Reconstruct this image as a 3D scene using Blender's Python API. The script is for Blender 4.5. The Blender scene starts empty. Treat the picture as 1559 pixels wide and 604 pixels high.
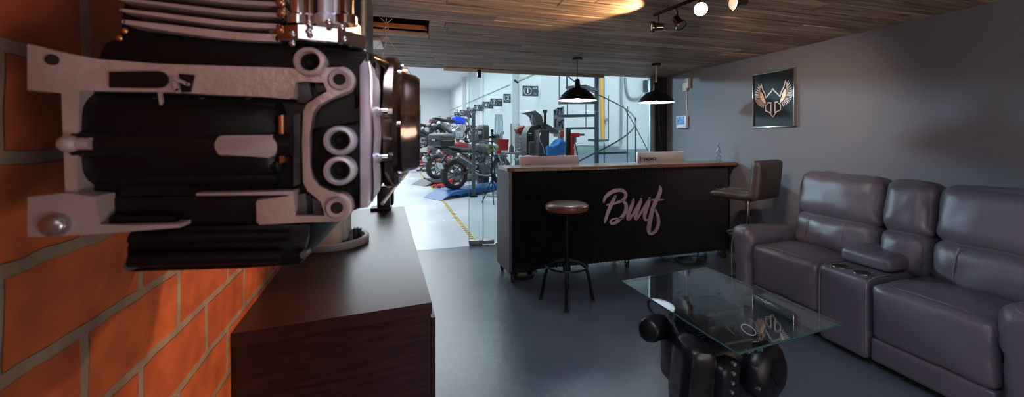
import bpy, bmesh, math, random
from mathutils import Vector, Matrix, Euler, noise
random.seed(7)
PI = math.pi
C = bpy.context.scene.collection
# ------------------------------------------------------------------ survey helpers
F, CX, HY, CAMH, YAW = 590.0, 814.0, 204.0, 1.42, math.radians(16.5)
S_, C_ = math.sin(YAW), math.cos(YAW)
def on_z(px, py, Z=0.0):
    z = F*(CAMH-Z)/(py-HY); xc = (px-CX)/F*z
    return Vector((S_*z+C_*xc, C_*z-S_*xc, Z))
def on_y(px, py, Y):
    r = (px-CX)/F; z = Y/(C_-S_*r)
    return Vector((z*(S_+C_*r), Y, CAMH-(py-HY)*z/F))
def on_x(px, py, X):
    r = (px-CX)/F; z = X/(S_+C_*r)
    return Vector((X, z*(C_-S_*r), CAMH-(py-HY)*z/F))
WX, ZC, YG = 3.46, 2.25, 4.95        # right wall, lounge ceiling, glass line

# ------------------------------------------------------------------ materials
def mat(name, col, rough=.5, metal=0., spec=.5, noise_amt=0., nscale=8., bump=0., bscale=40., coat=0., emis=None, estr=0., stretch=None, rvar=0., alpha=None, sheen=0.):
    m = bpy.data.materials.new(name); m.use_nodes = True
    nt = m.node_tree; b = nt.nodes['Principled BSDF']
    b.inputs['Base Color'].default_value = (*col, 1)
    b.inputs['Roughness'].default_value = rough
    b.inputs['Metallic'].default_value = metal
    b.inputs['Specular IOR Level'].default_value = spec
    b.inputs['Coat Weight'].default_value = coat
    b.inputs['Coat Roughness'].default_value = .08
    if emis:
        b.inputs['Emission Color'].default_value = (*emis, 1); b.inputs['Emission Strength'].default_value = estr
    tc = nt.nodes.new('ShaderNodeTexCoord'); mp = nt.nodes.new('ShaderNodeMapping')
    nt.links.new(tc.outputs['Object'], mp.inputs['Vector'])
    if stretch: mp.inputs['Scale'].default_value = stretch
    nz = nt.nodes.new('ShaderNodeTexNoise'); nz.inputs['Scale'].default_value = nscale; nz.inputs['Detail'].default_value = 5
    nt.links.new(mp.outputs[0], nz.inputs['Vector'])
    mx = nt.nodes.new('ShaderNodeMix'); mx.data_type = 'RGBA'
    k = max(noise_amt, .02)
    mx.inputs['A'].default_value = (*[c*(1-k) for c in col], 1)
    mx.inputs['B'].default_value = (*[min(1, c*(1+k)) for c in col], 1)
    nt.links.new(nz.outputs['Fac'], mx.inputs['Factor']); nt.links.new(mx.outputs['Result'], b.inputs['Base Color'])
    if rvar:
        mr = nt.nodes.new('ShaderNodeMapRange'); mr.inputs['From Min'].default_value = .3; mr.inputs['From Max'].default_value = .7
        mr.inputs['To Min'].default_value = max(0, rough-rvar); mr.inputs['To Max'].default_value = rough+rvar
        nt.links.new(nz.outputs['Fac'], mr.inputs['Value']); nt.links.new(mr.outputs[0], b.inputs['Roughness'])
    if bump:
        n2 = nt.nodes.new('ShaderNodeTexNoise'); n2.inputs['Scale'].default_value = bscale; n2.inputs['Detail'].default_value = 4
        nt.links.new(mp.outputs[0], n2.inputs['Vector'])
        bp = nt.nodes.new('ShaderNodeBump'); bp.inputs['Strength'].default_value = bump; bp.inputs['Distance'].default_value = .01
        nt.links.new(n2.outputs['Fac'], bp.inputs['Height']); nt.links.new(bp.outputs[0], b.inputs['Normal'])
    return m
M = {}
M['black_metal'] = mat('black_metal', (.012,.012,.013), .42, .6, noise_amt=.2, bump=.05)
M['engine_black'] = mat('engine_black', (.0035,.0035,.005), .40, .0, .25, noise_amt=.4, nscale=22, bump=.05, bscale=500, rvar=.06)
M['engine_gloss'] = mat('engine_gloss', (.006,.006,.008), .28, .0, .3, noise_amt=.2, rvar=.05)
M['machined'] = mat('machined', (.54,.44,.43), .38, .4, noise_amt=.22, nscale=25, bump=.12, bscale=120, rvar=.1)
M['joint_lilac'] = mat('joint_lilac', (.55,.53,.66), .35, .3, noise_amt=.25, nscale=40)
M['machined_soft'] = mat('machined_soft', (.40,.32,.32), .5, .2, noise_amt=.2, nscale=14)
M['chrome'] = mat('chrome', (.62,.60,.62), .10, 1., noise_amt=.1)
M['bronze_chrome'] = mat('bronze_chrome', (.24,.165,.135), .17, 1., noise_amt=.15, nscale=5)
M['satin_alu'] = mat('satin_alu', (.62,.62,.70), .38, .6, noise_amt=.12, nscale=20)
M['steel'] = mat('steel', (.42,.43,.45), .3, .9, noise_amt=.15)
M['copper'] = mat('copper', (.55,.28,.14), .25, .9, noise_amt=.2)
M['rubber'] = mat('rubber', (.02,.02,.022), .75, noise_amt=.3, bump=.3, bscale=90)
M['stand'] = mat('stand', (.55,.47,.38), .45, noise_amt=.06)
M['stand_grey'] = mat('stand_grey', (.42,.43,.42), .4, noise_amt=.06)
M['leather'] = mat('leather', (.112,.100,.122), .35, spec=.6, noise_amt=.14, nscale=6, bump=.16, bscale=260, rvar=.05)
M['leather_brown'] = mat('leather_brown', (.045,.030,.026), .42, noise_amt=.15, bump=.25, bscale=90)
M['stitch'] = mat('stitch', (.17,.15,.165), .6, noise_amt=.1)
M['dark_void'] = mat('dark_void', (.006,.006,.006), .8, noise_amt=.1)
M['wall_white'] = mat('wall_white', (.66,.70,.715), .7, noise_amt=.03, nscale=2, bump=.05, bscale=60)
M['ceil_white'] = mat('ceil_white', (.70,.71,.73), .7, noise_amt=.04)
M['floor_white'] = mat('floor_white', (.62,.68,.71), .22, noise_amt=.07, nscale=1.2, rvar=.06)
M['wall_grey'] = mat('wall_grey', (.160,.160,.178), .62, spec=.35, noise_amt=.05, nscale=2.5, bump=.08, bscale=70)
M['shop_grey'] = mat('shop_grey', (.25,.30,.36), .6, noise_amt=.05)
M['paint_black'] = mat('paint_black', (.007,.007,.008), .48, spec=.4, noise_amt=.2)
M['grey_panel'] = mat('grey_panel', (.115,.12,.13), .5, noise_amt=.05)
M['beige_plastic'] = mat('beige_plastic', (.50,.42,.38), .5, noise_amt=.04)
M['white_plastic'] = mat('white_plastic', (.68,.66,.64), .4, noise_amt=.03)
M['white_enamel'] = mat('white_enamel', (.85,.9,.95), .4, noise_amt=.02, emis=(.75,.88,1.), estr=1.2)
M['glow_cool'] = mat('glow_cool', (1,1,1), .4, emis=(.82,.93,1.), estr=40)
M['glow_warm'] = mat('glow_warm', (1,1,1), .4, emis=(1.,.72,.45), estr=60)
M['glow_soft'] = mat('glow_soft', (.8,.7,.6), .4, emis=(1.,.78,.55), estr=.6)
M['shop_lamp'] = mat('shop_lamp', (1,1,1), .4, emis=(.9,.96,1.), estr=14)
M['wood_seat'] = mat('wood_seat', (.15,.058,.024), .34, noise_amt=.55, nscale=7, stretch=(1,9,1), coat=.15)
M['red'] = mat('red', (.50,.02,.025), .4, noise_amt=.1)
M['dark_red'] = mat('dark_red', (.18,.012,.016), .35, noise_amt=.1)
M['lift_blue'] = mat('lift_blue', (.02,.11,.33), .4, noise_amt=.12)
M['bright_blue'] = mat('bright_blue', (.01,.07,.75), .35, noise_amt=.1)
M['cloth_blue'] = mat('cloth_blue', (.0,.17,.52), .7, noise_amt=.7, nscale=14, bump=.8, bscale=25)
M['yellow'] = mat('yellow', (.72,.50,.04), .5, noise_amt=.1)
M['pipe_yellow'] = mat('pipe_yellow', (.75,.40,.04), .45, noise_amt=.05)
M['green'] = mat('green', (.03,.45,.12), .5, noise_amt=.05)
M['olive'] = mat('olive', (.12,.2,.05), .5, noise_amt=.3)
M['orange_glass'] = mat('orange_glass', (.8,.18,.02), .3, noise_amt=.05, emis=(1,.25,.05), estr=.03)
M['plate_white'] = mat('plate_white', (.5,.52,.55), .5, noise_amt=.1)
M['stair_steel'] = mat('stair_steel', (.085,.11,.135), .5, .2, noise_amt=.08)
M['conduit'] = mat('conduit', (.33,.38,.41), .4, .6, noise_amt=.05)
M['sign_dark'] = mat('sign_dark', (.035,.05,.06), .5, noise_amt=.05)
M['sign_white'] = mat('sign_white', (.75,.8,.82), .6, noise_amt=.02)
M['sign_grey'] = mat('sign_grey', (.16,.19,.21), .6, noise_amt=.02)
M['black_plastic'] = mat('black_plastic', (.02,.02,.023), .38, noise_amt=.1)
M['grey_plastic'] = mat('grey_plastic', (.07,.075,.085), .45, noise_amt=.1)
M['paper_pink'] = mat('paper_pink', (.7,.35,.4), .7, noise_amt=.1)
M['paper'] = mat('paper', (.6,.62,.6), .7, noise_amt=.2, nscale=20)
M['mirror'] = mat('mirror', (.48,.56,.60), .15, .6, noise_amt=.15, nscale=2)
M['monitor_back'] = mat('monitor_back', (.60,.53,.50), .4, .1, noise_amt=.04)
M['monitor_pink'] = mat('monitor_pink', (.55,.42,.39), .35, .2, noise_amt=.04)
M['lettering'] = mat('lettering', (.56,.38,.42), .38, .35, noise_amt=.12, nscale=3)
M['art_gold'] = mat('art_gold', (.78,.50,.30), .45, .2, noise_amt=.1, emis=(.8,.45,.25), estr=.2)
M['art_line'] = mat('art_line', (.78,.66,.60), .5, .1, noise_amt=.08)
M['poster'] = mat('poster', (.010,.015,.018), .5, spec=.25, noise_amt=.1)
M['frame_silver'] = mat('frame_silver', (.55,.52,.50), .2, 1., noise_amt=.05)
M['raw_board'] = mat('raw_board', (.36,.13,.04), .6, noise_amt=.35, nscale=6, stretch=(1,12,12))

def thin_glass(name, tint, ior=1.45, base_fac=0.0):
    m = bpy.data.materials.new(name); m.use_nodes = True; nt = m.node_tree
    for n in list(nt.nodes): nt.nodes.remove(n)
    out = nt.nodes.new('ShaderNodeOutputMaterial'); mx = nt.nodes.new('ShaderNodeMixShader')
    tr = nt.nodes.new('ShaderNodeBsdfTransparent'); tr.inputs[0].default_value = (*tint, 1)
    gl = nt.nodes.new('ShaderNodeBsdfGlossy'); gl.inputs['Roughness'].default_value = .01
    fr = nt.nodes.new('ShaderNodeLayerWeight'); fr.inputs['Blend'].default_value = .5
    pw = nt.nodes.new('ShaderNodeMath'); pw.operation = 'POWER'; pw.inputs[1].default_value = 4.2; nt.links.new(fr.outputs['Facing'], pw.inputs[0])
    ad = nt.nodes.new('ShaderNodeMath'); ad.operation = 'MULTIPLY_ADD'; ad.inputs[1].default_value = .85; ad.inputs[2].default_value = .03+base_fac
    nt.links.new(pw.outputs[0], ad.inputs[0]); nt.links.new(ad.outputs[0], mx.inputs[0])
    nt.links.new(tr.outputs[0], mx.inputs[1]); nt.links.new(gl.outputs[0], mx.inputs[2]); nt.links.new(mx.outputs[0], out.inputs[0])
    return m
M['glass'] = thin_glass('glass', (.90,.96,.96))
M['glass_table'] = thin_glass('glass_table', (.90,.95,.94), 1.6, .035)
M['glass_edge'] = mat('glass_edge', (.02,.06,.06), .1, noise_amt=.1)
M['bottle_glass'] = thin_glass('bottle_glass', (.86,.88,.95), 1.6, .12)

def node_mat(name):
    m = bpy.data.materials.new(name); m.use_nodes = True
    return m, m.node_tree, m.node_tree.nodes['Principled BSDF']
# brick wall: courses laid as measured on the wall
def brick_mat():
    m, nt, b = node_mat('brick_courses'); N = nt.nodes; L = nt.links
    tc = N.new('ShaderNodeTexCoord'); sp = N.new('ShaderNodeSeparateXYZ'); cb = N.new('ShaderNodeCombineXYZ')
    L.new(tc.outputs['Object'], sp.inputs[0]); L.new(sp.outputs['Y'], cb.inputs['X']); L.new(sp.outputs['Z'], cb.inputs['Y'])
    mp = N.new('ShaderNodeMapping'); mp.inputs['Location'].default_value = (-.085, -.108, 0)
    L.new(cb.outputs[0], mp.inputs['Vector'])
    wob = N.new('ShaderNodeTexNoise'); wob.inputs['Scale'].default_value = 9; L.new(tc.outputs['Object'], wob.inputs['Vector'])
    vm = N.new('ShaderNodeVectorMath'); vm.operation = 'MULTIPLY_ADD'; vm.inputs[1].default_value = (.016,.016,0)
    L.new(wob.outputs['Color'], vm.inputs[0]); L.new(mp.outputs[0], vm.inputs[2])
    br = N.new('ShaderNodeTexBrick'); L.new(vm.outputs[0], br.inputs['Vector'])
    br.inputs['Scale'].default_value = 1; br.inputs['Brick Width'].default_value = .31; br.inputs['Row Height'].default_value = .1433
    br.inputs['Mortar Size'].default_value = .011; br.inputs['Mortar Smooth'].default_value = .25; br.offset = .5
    br.inputs['Color1'].default_value = (.62,.13,.025,1); br.inputs['Color2'].default_value = (.40,.065,.02,1); br.inputs['Mortar'].default_value = (.34,.23,.16,1)
    nz = N.new('ShaderNodeTexNoise'); nz.inputs['Scale'].default_value = 14; nz.inputs['Detail'].default_value = 8; L.new(tc.outputs['Object'], nz.inputs['Vector'])
    hs = N.new('ShaderNodeMix'); hs.data_type = 'RGBA'; hs.blend_type = 'MULTIPLY'; hs.inputs['Factor'].default_value = .75
    cr = N.new('ShaderNodeValToRGB'); cr.color_ramp.elements[0].position = .3; cr.color_ramp.elements[0].color = (.45,.42,.42,1); cr.color_ramp.elements[1].position = .65; cr.color_ramp.elements[1].color = (1,1,1,1)
    L.new(nz.outputs['Fac'], cr.inputs[0]); L.new(br.outputs['Color'], hs.inputs['A']); L.new(cr.outputs[0], hs.inputs['B']); L.new(hs.outputs['Result'], b.inputs['Base Color'])
    b.inputs['Roughness'].default_value = .85
    ad = N.new('ShaderNodeMath'); ad.operation = 'MULTIPLY_ADD'; ad.inputs[1].default_value = .25; L.new(nz.outputs['Fac'], ad.inputs[0]); L.new(br.outputs['Fac'], ad.inputs[2])
    bp = N.new('ShaderNodeBump'); bp.inputs['Strength'].default_value = .8; bp.inputs['Distance'].default_value = .006
    L.new(ad.outputs[0], bp.inputs['Height']); L.new(bp.outputs[0], b.inputs['Normal'])
    return m
M['brick'] = brick_mat()
def plank_mat():
    m, nt, b = node_mat('reclaimed_planks'); N = nt.nodes; L = nt.links
    tc = N.new('ShaderNodeTexCoord'); mp = N.new('ShaderNodeMapping'); mp.inputs['Scale'].default_value = (.55,15,1); L.new(tc.outputs['Object'], mp.inputs['Vector'])
    at = N.new('ShaderNodeAttribute'); at.attribute_name = 'tone'
    vm = N.new('ShaderNodeVectorMath'); vm.operation = 'MULTIPLY_ADD'; vm.inputs[1].default_value = (37,11,5); L.new(at.outputs['Color'], vm.inputs[0]); L.new(mp.outputs[0], vm.inputs[2])
    nz = N.new('ShaderNodeTexNoise'); nz.inputs['Scale'].default_value = 2.6; nz.inputs['Detail'].default_value = 10; nz.inputs['Roughness'].default_value = .68; nz.inputs['Distortion'].default_value = .7; L.new(vm.outputs[0], nz.inputs['Vector'])
    cr = N.new('ShaderNodeValToRGB'); e = cr.color_ramp.elements
    e[0].position = .34; e[0].color = (.05,.034,.026,1); e[1].position = .68; e[1].color = (.62,.50,.40,1)
    e2 = cr.color_ramp.elements.new(.5); e2.color = (.29,.215,.165,1)
    L.new(nz.outputs['Fac'], cr.inputs[0])
    mx = N.new('ShaderNodeMix'); mx.data_type = 'RGBA'; mx.blend_type = 'MULTIPLY'; mx.inputs['Factor'].default_value = 1
    c2 = N.new('ShaderNodeValToRGB'); c2.color_ramp.elements[0].color = (.50,.47,.45,1); c2.color_ramp.elements[1].color = (1.2,1.08,1.0,1); L.new(at.outputs['Fac'], c2.inputs[0])
    L.new(cr.outputs[0], mx.inputs['A']); L.new(c2.outputs[0], mx.inputs['B']); L.new(mx.outputs['Result'], b.inputs['Base Color'])
    b.inputs['Roughness'].default_value = .6
    bp = N.new('ShaderNodeBump'); bp.inputs['Strength'].default_value = .5; bp.inputs['Distance'].default_value = .004; L.new(nz.outputs['Fac'], bp.inputs['Height']); L.new(bp.outputs[0], b.inputs['Normal'])
    return m
M['planks'] = plank_mat()
def floor_mat():
    m, nt, b = node_mat('grey_epoxy'); N = nt.nodes; L = nt.links
    tc = N.new('ShaderNodeTexCoord')
    n1 = N.new('ShaderNodeTexNoise'); n1.inputs['Scale'].default_value = 1.3; n1.inputs['Detail'].default_value = 6; L.new(tc.outputs['Object'], n1.inputs['Vector'])
    cr = N.new('ShaderNodeValToRGB'); cr.color_ramp.elements[0].position = .3; cr.color_ramp.elements[0].color = (.088,.110,.135,1); cr.color_ramp.elements[1].position = .7; cr.color_ramp.elements[1].color = (.130,.158,.190,1)
    L.new(n1.outputs['Fac'], cr.inputs[0]); L.new(cr.outputs[0], b.inputs['Base Color'])
    mr = N.new('ShaderNodeMapRange'); mr.inputs['To Min'].default_value = .17; mr.inputs['To Max'].default_value = .30; L.new(n1.outputs['Fac'], mr.inputs['Value']); L.new(mr.outputs[0], b.inputs['Roughness'])
    b.inputs['Specular IOR Level'].default_value = .55
    n2 = N.new('ShaderNodeTexNoise'); n2.inputs['Scale'].default_value = 170; n2.inputs['Detail'].default_value = 3; L.new(tc.outputs['Object'], n2.inputs['Vector'])
    n3 = N.new('ShaderNodeTexNoise'); n3.inputs['Scale'].default_value = 7; n3.inputs['Detail'].default_value = 3; L.new(tc.outputs['Object'], n3.inputs['Vector'])
    am = N.new('ShaderNodeMath'); am.operation = 'MULTIPLY_ADD'; am.inputs[1].default_value = .4; L.new(n2.outputs['Fac'], am.inputs[0]); L.new(n3.outputs['Fac'], am.inputs[2])
    bp = N.new('ShaderNodeBump'); bp.inputs['Strength'].default_value = .55; bp.inputs['Distance'].default_value = .004; L.new(am.outputs[0], bp.inputs['Height']); L.new(bp.outputs[0], b.inputs['Normal'])
    return m
M['floor_epoxy'] = floor_mat()
def dark_wood_mat():
    m, nt, b = node_mat('wenge_laminate'); N = nt.nodes; L = nt.links
    tc = N.new('ShaderNodeTexCoord'); mp = N.new('ShaderNodeMapping'); mp.inputs['Scale'].default_value = (1,22,22); L.new(tc.outputs['Object'], mp.inputs['Vector'])
    nz = N.new('ShaderNodeTexNoise'); nz.inputs['Scale'].default_value = 3; nz.inputs['Detail'].default_value = 8; L.new(mp.outputs[0], nz.inputs['Vector'])
    cr = N.new('ShaderNodeValToRGB'); cr.color_ramp.elements[0].position = .35; cr.color_ramp.elements[0].color = (.020,.006,.006,1); cr.color_ramp.elements[1].position = .7; cr.color_ramp.elements[1].color = (.044,.014,.013,1)
    L.new(nz.outputs['Fac'], cr.inputs[0]); L.new(cr.outputs[0], b.inputs['Base Color']); b.inputs['Roughness'].default_value = .33; b.inputs['Specular IOR Level'].default_value = .5
    return m
M['wenge'] = dark_wood_mat()
def stripe_mat():
    m, nt, b = node_mat('hazard_tape'); N = nt.nodes; L = nt.links
    tc = N.new('ShaderNodeTexCoord'); sp = N.new('ShaderNodeSeparateXYZ'); L.new(tc.outputs['Object'], sp.inputs[0])
    a = N.new('ShaderNodeMath'); a.operation = 'ADD'; L.new(sp.outputs['X'], a.inputs[0]); L.new(sp.outputs['Y'], a.inputs[1])
    mu = N.new('ShaderNodeMath'); mu.operation = 'MULTIPLY'; mu.inputs[1].default_value = 9; L.new(a.outputs[0], mu.inputs[0])
    fr = N.new('ShaderNodeMath'); fr.operation = 'FRACT'; L.new(mu.outputs[0], fr.inputs[0])
    gt = N.new('ShaderNodeMath'); gt.operation = 'GREATER_THAN'; gt.inputs[1].default_value = .5; L.new(fr.outputs[0], gt.inputs[0])
    mx = N.new('ShaderNodeMix'); mx.data_type = 'RGBA'; mx.inputs['A'].default_value = (.75,.52,.05,1); mx.inputs['B'].default_value = (.04,.04,.04,1)
    L.new(gt.outputs[0], mx.inputs['Factor']); L.new(mx.outputs['Result'], b.inputs['Base Color']); b.inputs['Roughness'].default_value = .5
    return m
M['hazard'] = stripe_mat()
def screen_mat():
    m, nt, b = node_mat('wall_screen'); N = nt.nodes; L = nt.links
    tc = N.new('ShaderNodeTexCoord'); nz = N.new('ShaderNodeTexNoise'); nz.inputs['Scale'].default_value = 22; nz.inputs['Distortion'].default_value = 1.5; L.new(tc.outputs['Object'], nz.inputs['Vector'])
    cr = N.new('ShaderNodeValToRGB'); cr.color_ramp.elements[0].position = .4; cr.color_ramp.elements[0].color = (.01,.03,.12,1); cr.color_ramp.elements[1].position = .62; cr.color_ramp.elements[1].color = (.12,.35,.8,1)
    L.new(nz.outputs['Fac'], cr.inputs[0]); L.new(cr.outputs[0], b.inputs['Emission Color']); b.inputs['Emission Strength'].default_value = .8; b.inputs['Base Color'].default_value = (.01,.02,.05,1)
    return m
M['screen'] = screen_mat()

# ------------------------------------------------------------------ mesh builder
class MB:
    def __init__(s): s.bm = bmesh.new()
    def _m(s, vs, mtx):
        if mtx is not None: bmesh.ops.transform(s.bm, matrix=mtx, verts=vs)
        return s
    def box(s, c, size, rot=(0,0,0), bev=0, seg=2):
        r = bmesh.ops.create_cube(s.bm, size=1); vs = r['verts']
        bmesh.ops.scale(s.bm, vec=size, verts=vs)
        if bev:
            es = list({e for v in vs for e in v.link_edges})
            g = bmesh.ops.bevel(s.bm, geom=es, offset=min(bev, min(size)*.49), segments=seg, profile=.5, affect='EDGES')
            vs = list({v for v in g['verts']} | {v for v in vs if v.is_valid})
            vs = s._island(vs)
        return s._m(vs, Matrix.Translation(c) @ Euler(rot).to_matrix().to_4x4())
    def _island(s, vs):
        seen = set(vs); st = list(vs)
        while st:
            v = st.pop()
            for e in v.link_edges:
                o = e.other_vert(v)
                if o not in seen: seen.add(o); st.append(o)
        return list(seen)
    def rbox(s, c, size, r=.02, rot=(0,0,0), n=10, bulge=(0,0,0), wr=0., shear=None, fn=None):
        hx, hy, hz = [v/2 for v in size]; r = min(r, hx, hy, hz)
        H_ = (hx,hy,hz); vs = {}; 
        def P(a):
            p = [a[i]*H_[i] for i in range(3)]
            q = [max(-(H_[i]-r), min(H_[i]-r, p[i])) for i in range(3)]
            d = Vector([p[i]-q[i] for i in range(3)])
            if d.length > 1e-9: d = d.normalized()*r
            o = Vector(q)+d
            for i in range(3):
                if bulge[i]:
                    j, k = (i+1) % 3, (i+2) % 3
                    o[i] += bulge[i]*a[i]*max(0,1-abs(a[j])**2.4)*max(0,1-abs(a[k])**2.4)
            return o
        mt = Matrix.Translation(c) @ Euler(rot).to_matrix().to_4x4()
        def V(a):
            key = tuple(round(x,4) for x in a)
            if key not in vs:
                o = P(a)
                if fn: o = fn(o, a)
                o = mt @ o
                if wr: o += Vector(noise.noise_vector(o*9.0))*wr + Vector(noise.noise_vector(o*27.0))*wr*.35
                vs[key] = s.bm.verts.new(o)
            return vs[key]
        T = [math.sin(PI/2*(-1+2*i/n)) for i in range(n+1)]
        for ax in range(3):
            j, k = (ax+1) % 3, (ax+2) % 3
            for sg in (-1,1):
                for a in range(n):
                    for b in range(n):
                        co = []
                        for (u,v) in ((T[a],T[b]),(T[a+1],T[b]),(T[a+1],T[b+1]),(T[a],T[b+1])):
                            p = [0,0,0]; p[ax] = sg; p[j] = u; p[k] = v; co.append(V(p))
                        if sg < 0: co.reverse()
                        try: s.bm.faces.new(co)
                        except ValueError: pass
        return s
    def cyl(s, p0, p1, r0, r1=None, seg=16, caps=True):
        if r1 is None: r1 = r0
        p0 = Vector(p0); p1 = Vector(p1); d = p1-p0
        r = bmesh.ops.create_cone(s.bm, cap_ends=caps, segments=seg, radius1=r0, radius2=r1, depth=d.length)
        return s._m(r['verts'], Matrix.Translation((p0+p1)/2) @ d.to_track_quat('Z','Y').to_matrix().to_4x4())
    def lathe(s, prof, c=(0,0,0), axis=(0,0,1), seg=24, close=False):
        q = Vector(axis).to_track_quat('Z','Y').to_matrix().to_4x4(); mt = Matrix.Translation(c) @ q
        rings = []
        for (r, z) in prof:
            if r < 1e-6: rings.append([s.bm.verts.new(mt @ Vector((0,0,z)))])
            else: rings.append([s.bm.verts.new(mt @ Vector((r*math.cos(2*PI*i/seg), r*math.sin(2*PI*i/seg), z))) for i in range(seg)])
        prs = list(zip(rings, rings[1:]))
        if close: prs.append((rings[-1], rings[0]))
        for a, b in prs:
            for i in range(seg):
                j = (i+1) % seg
                f = [a[i % len(a)], a[j % len(a)], b[j % len(b)], b[i % len(b)]]
                g = []
                for v in f:
                    if v not in g: g.append(v)
                if len(g) > 2:
                    try: s.bm.faces.new(g)
                    except ValueError: pass
        return s
    def ring(s, c, R, r, axis=(0,0,1), seg=32, k=8):
        return s.lathe([(R+r*math.cos(2*PI*i/k), r*math.sin(2*PI*i/k)) for i in range(k)], c, axis, seg, close=True)
    def sphere(s, c, r, sc=(1,1,1), seg=16, rot=(0,0,0)):
        g = bmesh.ops.create_uvsphere(s.bm, u_segments=seg, v_segments=max(6,seg*2//3), radius=r)
        return s._m(g['verts'], Matrix.Translation(c) @ Euler(rot).to_matrix().to_4x4() @ Matrix.Diagonal((*sc,1)))
    def tube(s, pts, r, k=8, smooth=0, closed=False):
        pts = [Vector(p) for p in pts]
        for _ in range(smooth):
            n = [pts[0]]
            for a, b in zip(pts, pts[1:]): n += [a.lerp(b,.25), a.lerp(b,.75)]
            n.append(pts[-1]); pts = n
        rr = r if isinstance(r,(list,tuple)) else None
        rings = []; up = Vector((.03,.02,1)); N = len(pts)
        for i, p in enumerate(pts):
            t = (pts[min(i+1,N-1)]-pts[max(i-1,0)]).normalized()
            a = t.cross(up)
            if a.length < .15: a = t.cross(Vector((1,0,0)))
            a.normalize()
            if rings and a.dot(lasta) < 0: a = -a
            lasta = a; b = t.cross(a)
            R = rr[min(len(rr)-1, int(i*len(rr)/N))] if rr else r
            rings.append([s.bm.verts.new(p + a*R*math.cos(2*PI*j/k) + b*R*math.sin(2*PI*j/k)) for j in range(k)])
        for a, b in zip(rings, rings[1:]):
            for j in range(k):
                try: s.bm.faces.new((a[j],a[(j+1)%k],b[(j+1)%k],b[j]))
                except ValueError: pass
        for e in (rings[0], rings[-1]):
            try: s.bm.faces.new(e)
            except ValueError: pass
        return s
    def prism(s, pts, off):
        """polygon of 3-D points extruded by vector off"""
        off = Vector(off); a = [s.bm.verts.new(Vector(p)) for p in pts]; b = [s.bm.verts.new(Vector(p)+off) for p in pts]
        try: s.bm.faces.new(a); s.bm.faces.new(list(reversed(b)))
        except ValueError: pass
        n = len(pts)
        for i in range(n): s.bm.faces.new((a[i],b[i],b[(i+1)%n],a[(i+1)%n]))
        return s
    def ribbon(s, pts, f, off, cap=6, sm=2):
        """stroke through (x, y, width) points; f maps 2-D to 3-D; extruded by off"""
        P = [Vector(p) for p in pts]
        for _ in range(sm):
            n = [P[0]]
            for a, b in zip(P, P[1:]): n += [a.lerp(b,.25), a.lerp(b,.75)]
            n.append(P[-1]); P = n
        N = len(P); Lf, Rt = [], []
        for i, p in enumerate(P):
            t = P[min(i+1,N-1)] - P[max(i-1,0)]; t = Vector((t.x,t.y)).normalized(); nn = Vector((-t.y,t.x)); w = p.z/2
            Lf.append(Vector((p.x,p.y))+nn*w); Rt.append(Vector((p.x,p.y))-nn*w)
        off = Vector(off)
        def quad(q):
            a = [s.bm.verts.new(f(v.x,v.y)) for v in q]; b = [s.bm.verts.new(f(v.x,v.y)+off) for v in q]
            s.bm.faces.new(b)
            for i in range(len(q)): s.bm.faces.new((a[i],a[(i+1)%len(q)],b[(i+1)%len(q)],b[i]))
        for i in range(N-1): quad([Lf[i],Lf[i+1],Rt[i+1],Rt[i]])
        for e in ((P[0]),(P[-1])):
            quad([Vector((e.x+e.z/2*math.cos(2*PI*k/12), e.y+e.z/2*math.sin(2*PI*k/12))) for k in range(12)])
        return s
    def build(s, name, m, parent=None, smooth=None, local=False, weld=0):
        """geometry is in world coordinates unless local; parented geometry is moved to its parent's frame"""
        if weld: bmesh.ops.remove_doubles(s.bm, verts=s.bm.verts, dist=weld)
        if parent is not None and not local:
            bmesh.ops.transform(s.bm, matrix=WM(parent).inverted(), verts=s.bm.verts)
        bmesh.ops.recalc_face_normals(s.bm, faces=s.bm.faces)
        me = bpy.data.meshes.new(name); s.bm.to_mesh(me); s.bm.free()
        me.materials.append(M[m] if isinstance(m, str) else m)
        if smooth is None: smooth = 40
        for p in me.polygons: p.use_smooth = True
        me.set_sharp_from_angle(angle=math.radians(smooth))
        o = bpy.data.objects.new(name, me); C.objects.link(o)
        if parent is not None: o.parent = parent
        return o
def WM(o):
    m = Matrix.LocRotScale(o.location, o.rotation_euler, o.scale)
    return WM(o.parent) @ m if o.parent else m
def tag(o, label, cat, group=None, kind=None):
    o['label'] = label; o['category'] = cat
    if group: o['group'] = group
    if kind: o['kind'] = kind
    return o
def thing(name, label, cat, loc=(0,0,0), rz=0., group=None):
    o = bpy.data.objects.new(name, None); o.empty_display_size = .1; C.objects.link(o)
    o.location = loc; o.rotation_euler = (0,0,rz)
    return tag(o, label, cat, group)
def struct(o): o['kind'] = 'structure'; return o
def dup(root, loc, rz=None, label=None):
    r = root.copy(); C.objects.link(r); r.location = loc
    if rz is not None: r.rotation_euler = (0,0,rz)
    if label: r['label'] = label
    for ch in list(root.children):
        c = ch.copy(); C.objects.link(c); c.parent = r
        for g in list(ch.children):
            d = g.copy(); C.objects.link(d); d.parent = c
    return r
def text(name, body, loc, size, m, parent=None, rot=(PI/2,0,0), ext=.001, off=0., align='CENTER', xs=1.):
    cu = bpy.data.curves.new(name, 'FONT'); cu.body = body; cu.size = size; cu.extrude = ext; cu.offset = off
    cu.align_x = align; cu.align_y = 'CENTER'; cu.materials.append(M[m])
    o = bpy.data.objects.new(name, cu); C.objects.link(o)
    mt = Matrix.Translation(loc) @ Euler(rot).to_matrix().to_4x4() @ Matrix.Diagonal((xs,1,1,1))
    if parent is not None: o.parent = parent; mt = WM(parent).inverted() @ mt
    o.matrix_local = mt
    return o

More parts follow.
